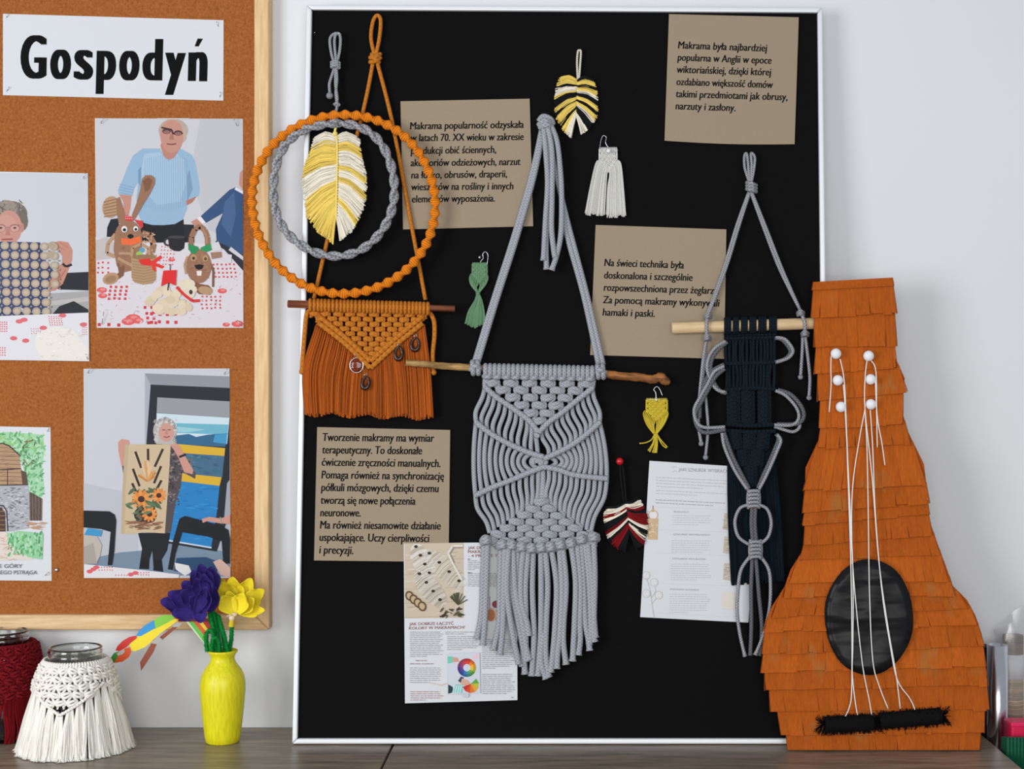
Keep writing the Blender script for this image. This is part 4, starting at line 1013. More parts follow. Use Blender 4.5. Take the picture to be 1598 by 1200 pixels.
for y, xs in rows:
    for x in xs:
        knot(m, zg, x, y + rnd(-3, 3), 66, 38, 3.7, GO - 3)
        for s in (-1, 1): cord(m, zg, [(x + s*18, y + 14), (x + s*34, y + 36)], 3.6, GO - 6, k=2, n=6)
zf = Z(B, 700, 800, 3.75)
for x, y in ((222, 160), (318, 186), (372, 190), (430, 200), (488, 208), (545, 204), (600, 200), (656, 188), (718, 178), (780, 156), (850, 142)):
    cord(m, zf, [(x - 26, y + 6), (x - 8, y - 14, 24), (x + 22, y - 4)], 5, 14); cord(m, zf, [(x - 24, y + 20), (x, y + 6, 24), (x + 24, y + 14)], 5, 13)
m.build('lower_knots', GREYROPE, gm)
m = MB()
for pts in ([(208, 170), (200, 420), (192, 600), (165, 740)], [(228, 175), (220, 420), (212, 640), (200, 775)], [(308, 195), (300, 420), (296, 640), (262, 805)], [(330, 198), (322, 420), (318, 660), (302, 832)],
            [(352, 210), (340, 450), (370, 680), (404, 855), (410, 885)], [(362, 210), (362, 420), (400, 620), (435, 800), (448, 945)], [(378, 215), (392, 470), (430, 640), (452, 780), (472, 862)], [(408, 215), (396, 380), (416, 540), (438, 700), (432, 900)],
            [(438, 218), (424, 360), (426, 520), (458, 640), (470, 720)], [(466, 225), (450, 420), (452, 600), (452, 800), (452, 870)], [(496, 225), (490, 450), (500, 700), (494, 850), (486, 955)],
            [(540, 220), (542, 450), (540, 700), (530, 860), (522, 955)], [(566, 220), (580, 420), (572, 640), (568, 820), (586, 962)], [(558, 700), (540, 860), (570, 972)], [(602, 215), (632, 420), (624, 660), (610, 830), (598, 932)], [(648, 205), (664, 450), (652, 700), (638, 820), (634, 912)], [(668, 205), (688, 420), (674, 640), (672, 760), (688, 888)],
            [(718, 195), (744, 400), (738, 640), (732, 760), (726, 868)], [(752, 190), (772, 420), (768, 640), (770, 740), (760, 832)], [(776, 178), (790, 420), (800, 640), (818, 740), (826, 806)], [(796, 175), (818, 360), (828, 520), (832, 700), (824, 770)], [(848, 160), (856, 360), (852, 560), (848, 700), (856, 755)], [(812, 170), (840, 400), (850, 600), (860, 730)]):
    cord(m, zf, pts, 4.7, 14 + rnd(-3, 4), k=6, n=9, fray=.35)
m.build('tail_cords', GREYROPE, gm)

# ================================================================== small pieces pinned on the black board
def bezier_hook(m, M, pts, r=.75, o=7): cord(m, M, pts, r, o, n=6)
def mini(name_label, colour, M, sc, x0, x1, y0, ys, ya, nknots, strands, hook, bead=None, bar=False, r=1.5, join=None, beadlabel=None):
    """little macrame earring: knotted square that narrows to a point, then strands"""
    t = empty('macrame_earring', M((x0+x1)/2, y0, 4), name_label, 'earring')
    mat = rope('fine_cord', colour, tuple(c*.72 for c in colour), 1.4, 2, False, .3)
    m = MB(); cx_ = (x0+x1)/2; W = x1 - x0; rows = nknots; n0 = nknots
    for i in range(n0*3):
        x = x0 + W*(i+.5)/(n0*3); cord(m, M, [(x, y0 - r*sc, 2), (x, y0, 2 + 2.5*r), (x, y0 + 1.5*r*sc, 2)], r*.8, k=2, n=5)
    for k in range(rows + n0):
        y = y0 + (ya - y0) * (k + .7) / (rows + n0 - .3)
        fr = 1 if y <= ys else max(0.0, (ya - y)/(ya - ys))
        n = n0 if k % 2 == 0 else n0 - 1
        for i in range(n):
            x = cx_ + (i - (n-1)/2) * W/n0
            if abs(x - cx_) <= W/2*fr + W*.06: knot(m, M, x, y, W/n0*1.02, (ya-y0)/(rows+n0)*1.2, r, 3)
    for s in (-1, 1): cord(m, M, [(cx_ + s*W*.47, y0, 3), (cx_ + s*W*.5, (y0+ys)/2, 3), (cx_ + s*W*.5, ys, 3)], r)
    for s in (-1, 1): ribbed(m, M, [(cx_ + s*W/2, ys - (ya-ys)*.12), (cx_, ya)], r*1.2, 4, 3)
    m.build('knotted_panel', mat, t)
    m = MB()
    for st in strands: cord(m, M, st, r*.85, 3 + rnd(0, 2), k=4, n=5, fray=.4)
    m.build('strands', mat, t)
    if bar:
        m = MB(); m.tube([M(x0 - 3, y0 + 2, 4), M(x1 + 3, y0 + 2, 4)], 1.2*S, n=8); m.build('bar', STEEL, t)
    m = MB(); bezier_hook(m, M, hook); m.build('hook', STEEL, t)
    return t
# white one
zw = Z(B, 820, 60, 3.329); random.seed(5)
st = []
for side in (-1, 1):
    for i in range(26):
        u = i/25; a = (430 + side*(4 + u*44), 685 - u*52)
        e = (430 + side*(10 + u*98 - (8 if side > 0 else 0)) - 10, 905 + rnd(-8, 10) + (18 if side > 0 else 8))
        st.append([a, (a[0] + side*(4 + 14*u), a[1] + 22 + 6*(1-u)), (a[0]*.45 + e[0]*.55 + side*8*u, 780), e])
mini('white macrame earring with two long fringes, below the yellow and black leaf', (222, 220, 214), zw, 3.329, 384, 475, 570, 632, 688, 4, st, [(386, 572), (392, 530), (404, 505), (420, 514), (416, 540), (430, 566)], r=1.25)
dotpin(820 + 432/3.329, 60 + 584/3.329, 'white ball pin on the white macrame earring', 3.6, plain('pearl_white', (222, 222, 224), .3, .5, 0, .02), 7)
# green one
zn = Z(B, 690, 380, 8.0); st = []
for side in (-1, 1):
    for i in range(8):
        u = i/7
        a = (458 + side*(6 + u*84), 470 - u*95)
        st.append([a, (a[0] + side*(14 + 10*u), a[1] + 50 + 10*(1-u)), (450 + side*(30 + 62*u), 520 - 10*u), (448 + side*(6 + 14*u), 605), (446 + side*3, 640)])
for i in range(17):
    u = i/16; e = (290 + u*240, 1000 + 50*math.sin(PI*u) + rnd(-22, 12))
    st.append([(432 + u*36, 640), (425 + u*52 + (u-.5)*40, 720), ((425 + u*52)*.4 + e[0]*.6 + (u-.5)*30, 850), e])
tg = mini('green macrame earring with a gathered tassel, left of the big grey hanging', (112, 152, 114), zn, 8, 378, 560, 250, 375, 470, 4, st, [(478, 235), (488, 212), (512, 185), (508, 130), (540, 104), (572, 145), (560, 270)], r=1.35)
m = MB(); m.ball(zn(447, 628, 4), 3.6*S, 10, (1, .8, 1)); m.build('gather_knot', bpy.data.materials['fine_cord.001'], tg)
dotpin(690 + 467/8, 380 + 172/8, 'silver ball pin beside the hook of the green earring', 2.2, o=2)
# yellow one
zy = Z(B, 920, 590, 4.2875); st = []
for side in (-1, 1):
    for i in range(9):
        u = i/8; a = (443 + side*(4 + u*66), 275 - u*58)
        st.append([a, (a[0] + side*(4 + 8*u), a[1] + 26), (440 + side*(10 + 46*u), 318 - 6*u), (440 + side*(4 + 6*u), 372)])
for e in ((392, 486), (402, 494), (422, 498), (432, 502), (440, 500), (448, 500)): st.append([(440 + (e[0]-420)*.2, 372), (440 + (e[0]-420)*.5, 430), e])
st.append([(436, 372), (415, 412), (375, 432), (335, 437)]); st.append([(448, 372), (466, 410), (490, 450), (515, 467)]); st.append([(450, 372), (474, 410), (505, 445), (521, 462)])
mini('yellow macrame earring on a thin bar, under the right end of the branch', (214, 190, 58), zy, 4.2875, 380, 520, 140, 212, 272, 4, st, [(446, 160), (443, 100), (430, 78), (446, 58), (466, 68), (488, 118)], bar=True, r=1.25)
# leaf of black, yellow and white strands
def leaf(label, spine, left, right, cb, count, cordpts, cordcol, seed, droop):
    t = empty('feather_ornament', B(spine[0][0], spine[0][1], 4), label, 'ornament')
    m = MB()
    for pts in cordpts: cord(m, B, pts, 1.7, 5)
    m.build('hanging_loop', rope('loop_cord', cordcol, tuple(c*.7 for c in cordcol), 1.4, 2, False, .3), t)
    feather(t, B, spine, left, right, cb, count, 1.0, 3, droop, 'strand_feather', seed)
    return t
W4 = lambda X, Y: (820 + X/3.329, 60 + Y/3.329)
BLK, RED = (24, 25, 26), (124, 22, 26)
leaf('small leaf of yellow, black and white strands at the top of the black board', [W4(268, 215), W4(266, 340), W4(262, 410)],
     [W4(180, 200), W4(162, 250), W4(150, 350), W4(162, 420), W4(200, 480), W4(238, 516)], [W4(348, 205), W4(368, 260), W4(378, 340), W4(368, 410), W4(330, 470), W4(290, 498)],
     bands([(.08, (YEL, BLK)), (.15, (YEL, YEL)), (.2, (BLK, BLK)), (.30, (CRM, YEL)), (.36, (YEL, CRM)), (.46, (BLK, BLK)), (.55, (YEL, YEL)), (.61, (BLK, BLK)), (.68, (YEL, YEL)), (.74, (YEL, CRM)), (.80, (BLK, BLK)), (.88, (YEL, BLK)), (1.1, (CRM, CRM))]), 240,
     [[W4(272, 215), W4(268, 130), W4(272, 70), W4(280, 62), W4(288, 70), W4(284, 140), W4(278, 215)]], (222, 214, 196), 4, 4)
W5 = lambda X, Y: (920 + X/4.2875, 590 + Y/4.2875)
leaf('small leaf of dark red, black and cream strands, left of the cord kinds sheet', [W5(240, 830), W5(262, 960), W5(270, 1040)],
     [W5(110, 860), W5(98, 920), W5(108, 1010), W5(130, 1090), W5(190, 1140), W5(240, 1160)], [W5(325, 792), W5(362, 860), W5(388, 930), W5(390, 1010), W5(360, 1110), W5(310, 1150)],
     bands([(.06, (BLK, BLK)), (.16, (CRM, CRM)), (.22, (RED, RED)), (.30, (CRM, BLK)), (.44, (BLK, RED)), (.52, (RED, RED)), (.60, (CRM, CRM)), (.68, (BLK, BLK)), (.76, (RED, CRM)), (.86, (RED, RED)), (1.1, (BLK, BLK))]), 260,
     [[W5(230, 830), W5(215, 720), W5(205, 610), W5(212, 560), W5(225, 610), W5(236, 720), W5(246, 830)]], (20, 20, 22), 6, -3)
dotpin(*W5(202, 557), 'red ball pin above the dark red leaf ornament', 6, plain('red_plastic', (176, 12, 24), .2, .5, 0, .03), 4)

# ================================================================== dark blue macrame with silver cords on the dowel
nm = empty('macrame_hanging', B(1160, 505, 10), 'dark blue macrame hanging with looping silver cords on a pale wooden dowel', 'wall hanging')
zn7 = Z(B, 1040, 480, 4.2875); NO = 12
m = MB(); m.tube([zn7(36, 137, NO), zn7(1046, 104, NO + 2)], 9*S, n=24); o = m.build('dowel', DOWEL, nm); bv = o.modifiers.new('b', 'BEVEL'); bv.width = .001; bv.segments = 2; bv.limit_method = 'ANGLE'
m = MB()
for g, (a, b) in enumerate(((388, 432), (446, 484), (500, 542), (556, 600), (616, 668), (688, 738))):
    n = 2 if b - a < 42 else 2
    for i in range(n + 1):
        x = a + 8 + (b - a - 16)*i/n; y = 124 - (x-400)*.033
        m.tube([zn7(x, y + 52*math.sin(q), NO + 11*math.cos(q)) for q in [(-2.2 + 4.4*k/9) for k in range(10)]], 2.5*S, n=7)
for y in (182, 206): ribbed(m, zn7, [(386, y), (736, y - 8)], 3.2, NO - 2, 6)
ribbed(m, zn7, [(384, 376), (738, 366)], 3.4, NO - 2, 6); ribbed(m, zn7, [(388, 550), (560, 540), (734, 548)], 3.4, NO - 2, 6)
ribbed(m, zn7, [(396, 780), (560, 790), (722, 782)], 3.6, NO - 2, 6); ribbed(m, zn7, [(392, 822), (560, 832), (730, 826)], 3.6, NO - 2, 6)
for i in range(15):
    x = 400 + i*23; cord(m, zn7, [(x, 212), (x + rnd(-7, 7), 290), (x, 372)], 2.6, 7 + rnd(0, 3)); x2 = 404 + i*22.3; cord(m, zn7, [(x, 380), (x2 + rnd(-7, 7), 460), (x2, 545)], 2.6, 7 + rnd(0, 3))
def sinnet(x0, y0, x1, y1, w, n):
    for k in range(n):
        t = (k + .5)/n; knot(m, zn7, x0 + (x1-x0)*t, y0 + (y1-y0)*t, w, (y1-y0)/n*1.35, 2.6, 8)
for x in (448, 545, 655): sinnet(x, 560, x + 2, 775, 78, 8)
for x, d in ((458, 10), (556, 0), (652, -10)): sinnet(x, 838, x + d, 945, 74, 4)
sinnet(515, 950, 520, 1060, 78, 4); sinnet(610, 950, 604, 1060, 78, 4); sinnet(562, 1060, 562, 1190, 84, 5)
m.build('knotted_panel', NAVY, nm)
m = MB(); random.seed(8)
for k in range(260):
    u = rnd(0, 1); c = rnd(.7, 1.15); m.cc = lin((13*c, 25*c, 33*c))
    a = (1136 + u*72, 690 + (40 + 190*(1-abs(2*u-1)))*rnd(.1, .8)*.5); e = (1142 + u*82, 910 - 6*u + rnd(-4, 4))
    cord(m, B, [(a[0], a[1], 5), (a[0]*.5+e[0]*.5 + rnd(-3, 3), (a[1]+e[1])/2, 4 + rnd(0, 4)), (e[0], e[1], 3 + rnd(0, 3))], 1.5, k=3, n=5, cap=False)
m.build('fringe', NAVYF, nm)
def pair(m1, m2, pts, off, o, r=2.7):
    cord(m1, zn7, [(x, y) for x, y in pts], r, o, k=8); cord(m2, zn7, [(x + off[0]*w_, y + off[1]*w_) for (x, y), w_ in zip(pts, [.5] + [1]*(len(pts)-2) + [.5])], r + .7, o - 2, k=8)
m1, m2, m2r, m2s, m2t, m3 = [MB() for _ in range(6)]
pair(m1, m2, [(395, 225), (330, 265), (285, 330), (272, 410), (300, 500), (340, 550), (392, 566)], (22, 10), 16)
pair(m1, m2, [(385, 392), (320, 430), (270, 520), (225, 600), (186, 680), (200, 760), (255, 802), (392, 798)], (6, 34), 20); cord(m2, zn7, [(385, 380), (300, 430), (250, 520), (225, 640), (222, 740)], 3.3, 15)
pair(m1, m2r, [(733, 200), (790, 210), (835, 260), (845, 300), (810, 340), (735, 365)], (-16, 4), 15)
pair(m1, m2s, [(730, 555), (800, 590), (870, 670), (885, 740), (840, 785), (722, 785)], (32, -8), 16); cord(m1, zn7, [(885, 745), (890, 800), (850, 830), (790, 818), (722, 795)], 2.7, 12)
pair(m1, m2, [(372, 838), (385, 920), (420, 1010), (470, 1110), (540, 1215)], (26, -4), 18)
pair(m1, m2t, [(742, 850), (765, 890), (740, 960), (706, 1040), (660, 1140), (620, 1215)], (-14, -10), 18)
zt_ = Z(B, 980, 700, 3.427)
cord(m1, zt_, [(648, 300), (598, 320), (572, 390), (590, 470), (645, 512)], 2.6, 20); cord(m1, zt_, [(700, 300), (745, 325), (766, 395), (750, 470), (704, 512)], 2.6, 20)
for x in (664, 682): cord(m3, zt_, [(x, 310), (x - 4, 400), (x + 4, 500)], 3.2, 18)
cord(m1, zt_, [(650, 580), (604, 650), (588, 760), (584, 880), (600, 1000), (626, 1112)], 2.7, 17, fray=.4); cord(m1, zt_, [(712, 580), (750, 640), (762, 720), (756, 860), (722, 1000), (680, 1104)], 2.7, 17, fray=.4)
cord(m3, zt_, [(664, 590), (658, 760), (660, 940), (654, 1106)], 3.1, 15, fray=.3); cord(m3, zt_, [(684, 590), (700, 780), (716, 960), (704, 1108)], 3.1, 14, fray=.3)
for y0, n in ((232, 5), (500, 5)):
    for k in range(n):
        y = y0 + k*20 + (0 if y0 < 300 else 4); cxk = 672 if y0 < 300 else 682
        cord(m1, zt_, [(cxk - 28, y + 6, 19), (cxk - 20, y - 4, 23), (cxk + 20, y - 6, 23), (cxk + 28, y + 4, 19)], 2.7, k=4)
    for s in (-1, 1): cord(m1, zt_, [(cxk + s*27, y0 - 14), (cxk + s*31, y0 + 40), (cxk + s*28, y0 + 88)], 2.6, 19)
z62 = Z(B, 1030, 230, 3.637)
for pts in ([(508, 200), (482, 120), (478, 60), (486, 35), (496, 55), (508, 200)], [(516, 200), (520, 100), (516, 40), (524, 35), (538, 60), (532, 130), (518, 200)]): cord(m1, z62, pts, 2.3, 7)
for dy in (0, 18, 36): cord(m1, z62, [(492, 200 + dy, 6), (520, 206 + dy, 15), (546, 216 + dy, 6)], 3.3)
for off in (-7, 7):
    cord(m1, z62, [(508 + off*.4, 250), (440 + off, 450), (380 + off*.9, 650), (320 + off*.7, 820), (272 + off*.4, 945)], 2.5, 8)
    cord(m1, z62, [(516 + off*.4, 250), (600 + off, 470), (690 + off, 700), (796, 925)], 2.5, 8)
for x, y in ((270, 950), (266, 1075), (797, 935), (822, 1052)):
    cord(m1, z62, [(x - 16, y + 6, 14), (x, y - 6, 27), (x + 18, y + 4, 14)], 3); cord(m1, z62, [(x - 14, y + 18, 14), (x, y + 8, 27), (x + 16, y + 16, 14)], 3)
cord(m1, z62, [(270, 950, 20), (264, 1010, 25.5), (266, 1075, 20)], 2.8); cord(m1, z62, [(800, 940, 20), (822, 995, 25.5), (822, 1050, 20)], 2.8)
cord(m1, zn7, [(268, 210), (248, 330), (232, 480), (218, 640), (214, 780), (232, 905)], 2.6, 13); cord(m1, zn7, [(258, 560), (270, 680), (278, 820), (262, 990)], 2.4, 11); cord(m1, zn7, [(272, 200), (262, 300), (238, 520)], 2.4, 11)
cord(m1, zn7, [(912, 185), (908, 300), (898, 455)], 2.6, 12); cord(m1, zn7, [(928, 185), (946, 330), (960, 470), (954, 595)], 2.6, 12)
for x, y in ((232, 910), (262, 1002), (897, 465), (954, 603)): m1.ball(zn7(x, y, 12), 4.2*S, 10)
m1.build('silver_cords', SILVER, nm); m2.build('dark_grey_cord', DGREY, nm); m2r.build('dark_grey_cord', DGREY, nm); m2s.build('dark_grey_cord', DGREY, nm); m2t.build('dark_grey_cord', DGREY, nm); m3.build('dark_grey_tail', DGREY, nm)

# ================================================================== guitar piñata
GOF = 36.0
def ground(m):
    for p in m.v: p.z = max(p.z, .0008)
gp = empty('guitar_pinata', B(1375, 1171.5, 18), 'guitar piñata of orange fringed crepe paper leaning on the black board', 'piñata')
rows = [(440, 433, 453, 446, 1268, 1394), (450, 445, 495, 489, 1266.5, 1399), (492, 486, 542, 540, 1270.5, 1399), (538, 536, 584.5, 574, 1271, 1399), (578, 570, 627, 611, 1276, 1415), (620, 606, 668, 662, 1279, 1408),
        (662, 656, 699, 695, 1277, 1421), (694, 690, 766, 758, 1254, 1445), (758, 752, 801, 785, 1253, 1450), (795, 780, 819, 803, 1253, 1450), (812, 797, 851, 836, 1255, 1455), (845, 830, 875, 866, 1249, 1466),
        (868, 858, 909, 908, 1231, 1479), (900, 898, 932, 930, 1221, 1490), (925, 922, 963, 950, 1203, 1512), (955, 944, 986, 976, 1191, 1525), (978, 970, 1021, 1008, 1190, 1535), (1012, 1000, 1050, 1040, 1188, 1538),
        (1042, 1034, 1078, 1070, 1194, 1542), (1070, 1062, 1111, 1108, 1203, 1543), (1102, 1098, 1147, 1144, 1220, 1535), (1138, 1134, 1173, 1172, 1230, 1529)]
random.seed(21)
m = MB(); m.cc = lin((166, 80, 24))
ol = [(r[4] + 3, (r[0] + r[2]) / 2) for r in rows]; orr = [(r[5] - 3, (r[1] + r[3]) / 2) for r in rows]
ol[0] = (1269, 441); orr[0] = (1393, 434); ol[-1] = (1233, 1170); orr[-1] = (1527, 1170.5)
outl = ol + orr[::-1]
m.prism([B(x, y, GOF - 2) for x, y in outl], [B(x, y, 25) for x, y in ol] + [B(x, y, 5) for x, y in orr[::-1]])
CREPE = None
def crepe():
    mt, nt, b = nodemat('crepe_paper')
    a = attr(nt)
    f = noise(nt, 26, 4, (14, 14, .7), .7); f3 = noise(nt, 24, 3, (1, 1, .55), .5)
    g = ramp(nt, f, [(.3, (.80,) * 3), (.7, (1.1, 1.1, 1.1))])
    c = mixcol(nt, 1.0, a, g, 'MULTIPLY')
    k = ramp(nt, f3, [(.60, (0, 0, 0)), (.70, (.55, .55, .55))])
    c = mixcol(nt, k, c, lin((150, 108, 58)))
    nt.links.new(c, b.inputs['Base Color']); b.inputs['Roughness'].default_value = .85; b.inputs['Specular IOR Level'].default_value = .12
    bump(nt, b, f, .5, .0012); return mt
CREPE = crepe()
ground(m); m.build('body', CREPE, gp, smooth=False)
bodyl = lambda y: along_x([(q[1], q[0]) for q in ol], y)
def along_x(tab, y):
    for (y0, x0), (y1, x1) in zip(tab[:-1], tab[1:]):
        if y <= y1: return x0 + (x1 - x0) * max(0, (y - y0)) / max(1e-6, y1 - y0)
    return tab[-1][1]
bodyr = lambda y: along_x([(q[1], q[0]) for q in orr], y)
for ri, (tl, tr, bl, brr, xl_, xr_) in enumerate(rows):
    m = MB(); n0 = xl_; base = rnd(-6, 6)
    topb = lambda u: tl + (tr - tl) * u
    botb = lambda u: bl + (brr - bl) * u
    xt0, xt1 = bodyl(tl) , bodyr(tr)
    xs = [0.0]
    while xs[-1] < 1: xs.append(xs[-1] + (rnd(7, 34) if ri else 70) / (xr_ - xl_))
    xs[-1] = 1.0
    last = ri == len(rows) - 1
    for a, b in zip(xs[:-1], xs[1:]):
        if b - a < 1e-4: continue
        j = rnd(-5, 5) + base; m.cc = lin((172 + j, 85 + j*.6, 24 + j*.3))
        lift = rnd(2.5, 6.5) if ri else 3; dyb = rnd(-1.8, 1.8) if ri else 0; sl = rnd(-.8, .8) if ri else 0; cutg = (rnd(0.2, .7) if random.random() < .3 else -.3) if ri else 0
        nx = max(2, int((b - a) * (xr_ - xl_) / 6)); cols = []
        for q in range(nx + 1):
            u = a + (b - a) * q / nx; col = []
            for h, off in ((0, .4), (.45, 1.6), (.8, 3.2), (1, 4)):
                xx = (xt0 + (xt1 - xt0) * u) * (1 - h) + (xl_ + (xr_ - xl_) * u) * h
                if h > .5: xx += cutg * (1 if q == 0 else -1 if q == nx else 0) + sl * h
                yy = topb(u) * (1 - h) + (botb(u) + dyb) * h
                oo = GOF + off * .35 + lift * h * h + .5 * math.sin(u * 60 + ri) * h
                if last: yy = min(yy, 1170.5 if h > .9 else 1200)
                col.append(m.add(B(xx, yy, oo)))
            cols.append(col)
        for q in range(nx):
            for h in range(3): m.face([cols[q][h], cols[q][h+1], cols[q+1][h+1], cols[q+1][h]])
    for side, (xt_, yt_, xb_, yb_) in enumerate(((xt0, tl, xl_, bl), (xt1, tr, xr_, brr))):   # the strip turns round the edge
        s = 1 if side else -1; m.cc = lin((168 + base, 81 + base*.6, 24)); cols = []
        for q, (dx, oo, dz) in enumerate(((0, GOF + 4.2, 0), (s * 1.2, GOF - 2, 0), (s * .4, GOF - (12 if side else 7), -1), (0, 12 if side else 25, 1))):
            cols.append([m.add(B(xt_ * (1 - h) + xb_ * h + dx * (.5 + h), yt_ * (1 - h) + min(yb_, 1170.5) * h, min(oo, GOF + .4 + 5 * h * h))) for h in (0, .5, 1)])
        for q in range(3):
            for h in range(2):
                f = [cols[q][h], cols[q][h+1], cols[q+1][h+1], cols[q+1][h]]; m.face(f if s > 0 else f[::-1])
    ground(m); m.build('crepe_fringe', CREPE, gp, smooth=True)
# sound hole of black tape
m, nt, b = nodemat('shiny_black_tape')
b.inputs['Base Color'].default_value = (.009, .009, .010, 1); b.inputs['Roughness'].default_value = .3; b.inputs['Specular IOR Level'].default_value = .13
bump(nt, b, noise(nt, 16, 2, (.5, .5, 1.9), .4), .8, .014); TAPE = m
m = MB(); m.cc = lin((20, 20, 22)); hz = lambda x, y: 46.5 + .9 * math.sin(y * .17 + 1) + .5 * math.sin(x * .11 + y * .05)
rings = []
for q in range(7):
    k = q / 6
    rings.append([m.add(B(1356 + 69 * k * math.cos(a) + 1.2*math.sin(5*a)*k, 963 + 90.5 * k * math.sin(a), hz(1356 + 69*k*math.cos(a), 963 + 90*k*math.sin(a)))) for a in [2*PI*i/48 for i in range(48)]])
rings.append([m.add(B(1356 + 69 * math.cos(a), 963 + 90.5 * math.sin(a), 38)) for a in [2*PI*i/48 for i in range(48)]])
for q in range(1, 7):
    for i in range(48): m.face([rings[q][i], rings[q+1][i], rings[q+1][(i+1) % 48], rings[q][(i+1) % 48]])
ctr = m.add(B(1356, 963, hz(1356, 963)))
for i in range(48): m.face([ctr, rings[1][i], rings[1][(i+1) % 48]])
m.build('sound_hole', TAPE, gp)
for half in ((1283, 1131, 1366, 1127), (1369, 1125, 1472, 1117)):      # fluffy bridge
    m = MB(); x0, y0, x1, y1 = half
    m.cc = lin((14, 14, 15)); m.tube(crom([B(x0 + 4, y0, 46), B((x0+x1)/2, (y0+y1)/2, 47), B(x1 - 4, y1, 46)], 5), 12.5*S, n=10)
    for k in range(1300):
        u = rnd(0, 1); a = rnd(0, 2*PI); el = rnd(-.2, 1); L = rnd(9, 18); ex = rnd(-.35, .35) + (-.6 if u < .04 else .6 if u > .96 else 0)
        c = rnd(6, 26); m.cc = lin((c, c, c))
        p = (x0 + (x1-x0)*u, y0 + (y1-y0)*u)
        m.tube([B(p[0], p[1], 46), B(p[0] + ex*L*.6, p[1] + math.sin(a)*L*.6, 46 + L*.5*max(-.15, math.cos(a))), B(p[0] + ex*L + rnd(-2, 2), p[1] + math.sin(a)*L + 1, 46 + L*.75*max(-.15, math.cos(a)))], .55*S, n=3, cap=False)
    m.build('bridge_tuft', STRAND, gp)
PEARL = plain('white_bead', (226, 226, 228), .5, .35, 0, .03)
for x, y in ((1304.5, 552), (1355.5, 555.5), (1307.5, 593.5), (1358.5, 592), (1312.5, 635), (1359, 631)):
    m = MB(); m.ball(B(x, y, 46), 8.3*S, 20, (1, .9, 1)); m.tube([B(x, y + 1, 35), B(x, y, 46)], 1.2*S, n=6); m.build('tuning_bead', PEARL, gp)
WSTR = plain('white_thread', (224, 222, 218), .8, .2, 0, .04)
for pts in ([(1311, 560), (1317, 590), (1320, 640), (1324, 760), (1328, 890), (1329.5, 1000), (1329, 1080), (1325, 1105), (1317, 1122)],
            [(1316, 600), (1320, 650), (1325, 760), (1331, 890), (1331, 1000), (1330, 1050), (1334, 1090), (1338, 1116)],
            [(1319, 640), (1322, 700), (1324, 760), (1332, 900), (1345, 1030), (1356, 1090), (1362, 1124)],
            [(1350, 640), (1353, 700), (1355, 800), (1357, 930), (1362, 1030), (1372, 1070), (1386, 1106)],
            [(1353, 563), (1350, 590), (1350, 640), (1361, 745), (1372, 880), (1386, 980), (1398, 1050), (1405, 1106)],
            [(1358, 640), (1362, 700), (1366, 800), (1376, 920), (1388, 1000), (1400, 1060), (1420, 1090), (1428, 1108)],
            [(1297, 556), (1296.5, 575), (1297, 600), (1294, 643)], [(1360, 563), (1367, 580), (1368, 640), (1369, 698)], [(1366, 592), (1369, 650), (1376, 690), (1381, 726)], [(1350, 638), (1342, 680), (1332, 745), (1329, 800), (1330, 880)]):
    m = MB(); cord(m, B, pts, .85, 49.5, k=5, n=6); m.build('string', WSTR, gp)

# ================================================================== jars
GLASS = make_glass('jar_glass', (.93, .95, .93), .02)
def zj(c, z): return z
def jar(px, Y, prof_in, label, cord_mat, dark=False):
    d = DW + Y; c = Vector(((px - CX) * d / F, Y, 0)); return c
def glass_jar(parent, c, R, hgt, rim):
    m = MB()
    out = [(R*.92, 0), (R, .006), (R, hgt - .034), (R*.97, hgt - .026), (rim + .001, hgt - .018), (rim, hgt - .015), (rim + .0022, hgt - .013), (rim + .0006, hgt - .010), (rim + .0008, hgt - .007), (rim + .002, hgt - .0055), (rim + .0004, hgt - .003), (rim + .0006, hgt - .0006), (rim - .001, hgt)]
    inn = [(r - .0026, max(z, .004)) for r, z in out[::-1][1:]]
    m.lathe(c, out + inn, 48); return m.build('glass_jar', GLASS, parent)
# white macrame jar
d = 1.885; c = Vector(((118 - CX) * d / F, -.115, 0)); K = d / F
zz = lambda py: H - (py - CY) * K
wj = empty('jar', c, 'glass jar wearing a white macrame skirt with long fringe, on the table', 'jar')
glass_jar(wj, c, .0455, zz(1009), .0333)
def skirt_r(z):
    t = max(0, min(1, (.116 - z) / .116)); return .0400 + .0135*math.sin(min(1, t*2.4)*PI/2) + .016*max(0, t - .42)/.58
def wrapM(c, R0, K, rf, x0):
    def M(px, py, o=0.0):
        th = (px - x0) * K / R0; z = H - (py - CY) * K; r = rf(z) + o * S
        return c + Vector((r * math.sin(th), -r * math.cos(th), z))
    return M
JW = wrapM(c, .050, K, skirt_r, 118)
CREAM = rope('cream_cotton_cord', (238, 235, 228), (220, 216, 206), 1.5, 2, False, .3)
CREAMF = attrmat('cream_combed_cotton', .9, .1, .08, 500, (3, 3, .4))
RW = wrapM(c, .0395, K, lambda z: .0402, 118)
random.seed(31)
m = MB(); full = 2*PI*.050/K   # circumference in pixels
per = full / 3
NK = 24
for k in range(6):
    y = 1037 + k*11.5
    for i in range(NK):
        x = -full/2 + 118 + (i + .5*(k % 2)) * full/NK
        u = abs(((x - 118 + per/2) % per) - per/2) / (per/2)      # 0 at the points of the skirt
        if y < 1098 - 40*u: knot(m, JW, x, y, full/NK*.84, 10, 2.15, 1.5)
        if y < 1092 - 40*u:
            for s in (-1, 1): cord(m, JW, [(x + s*3, y + 3, 1), (x + s*4.6, y + 9.5, .8)], 1.8, k=2, n=5)
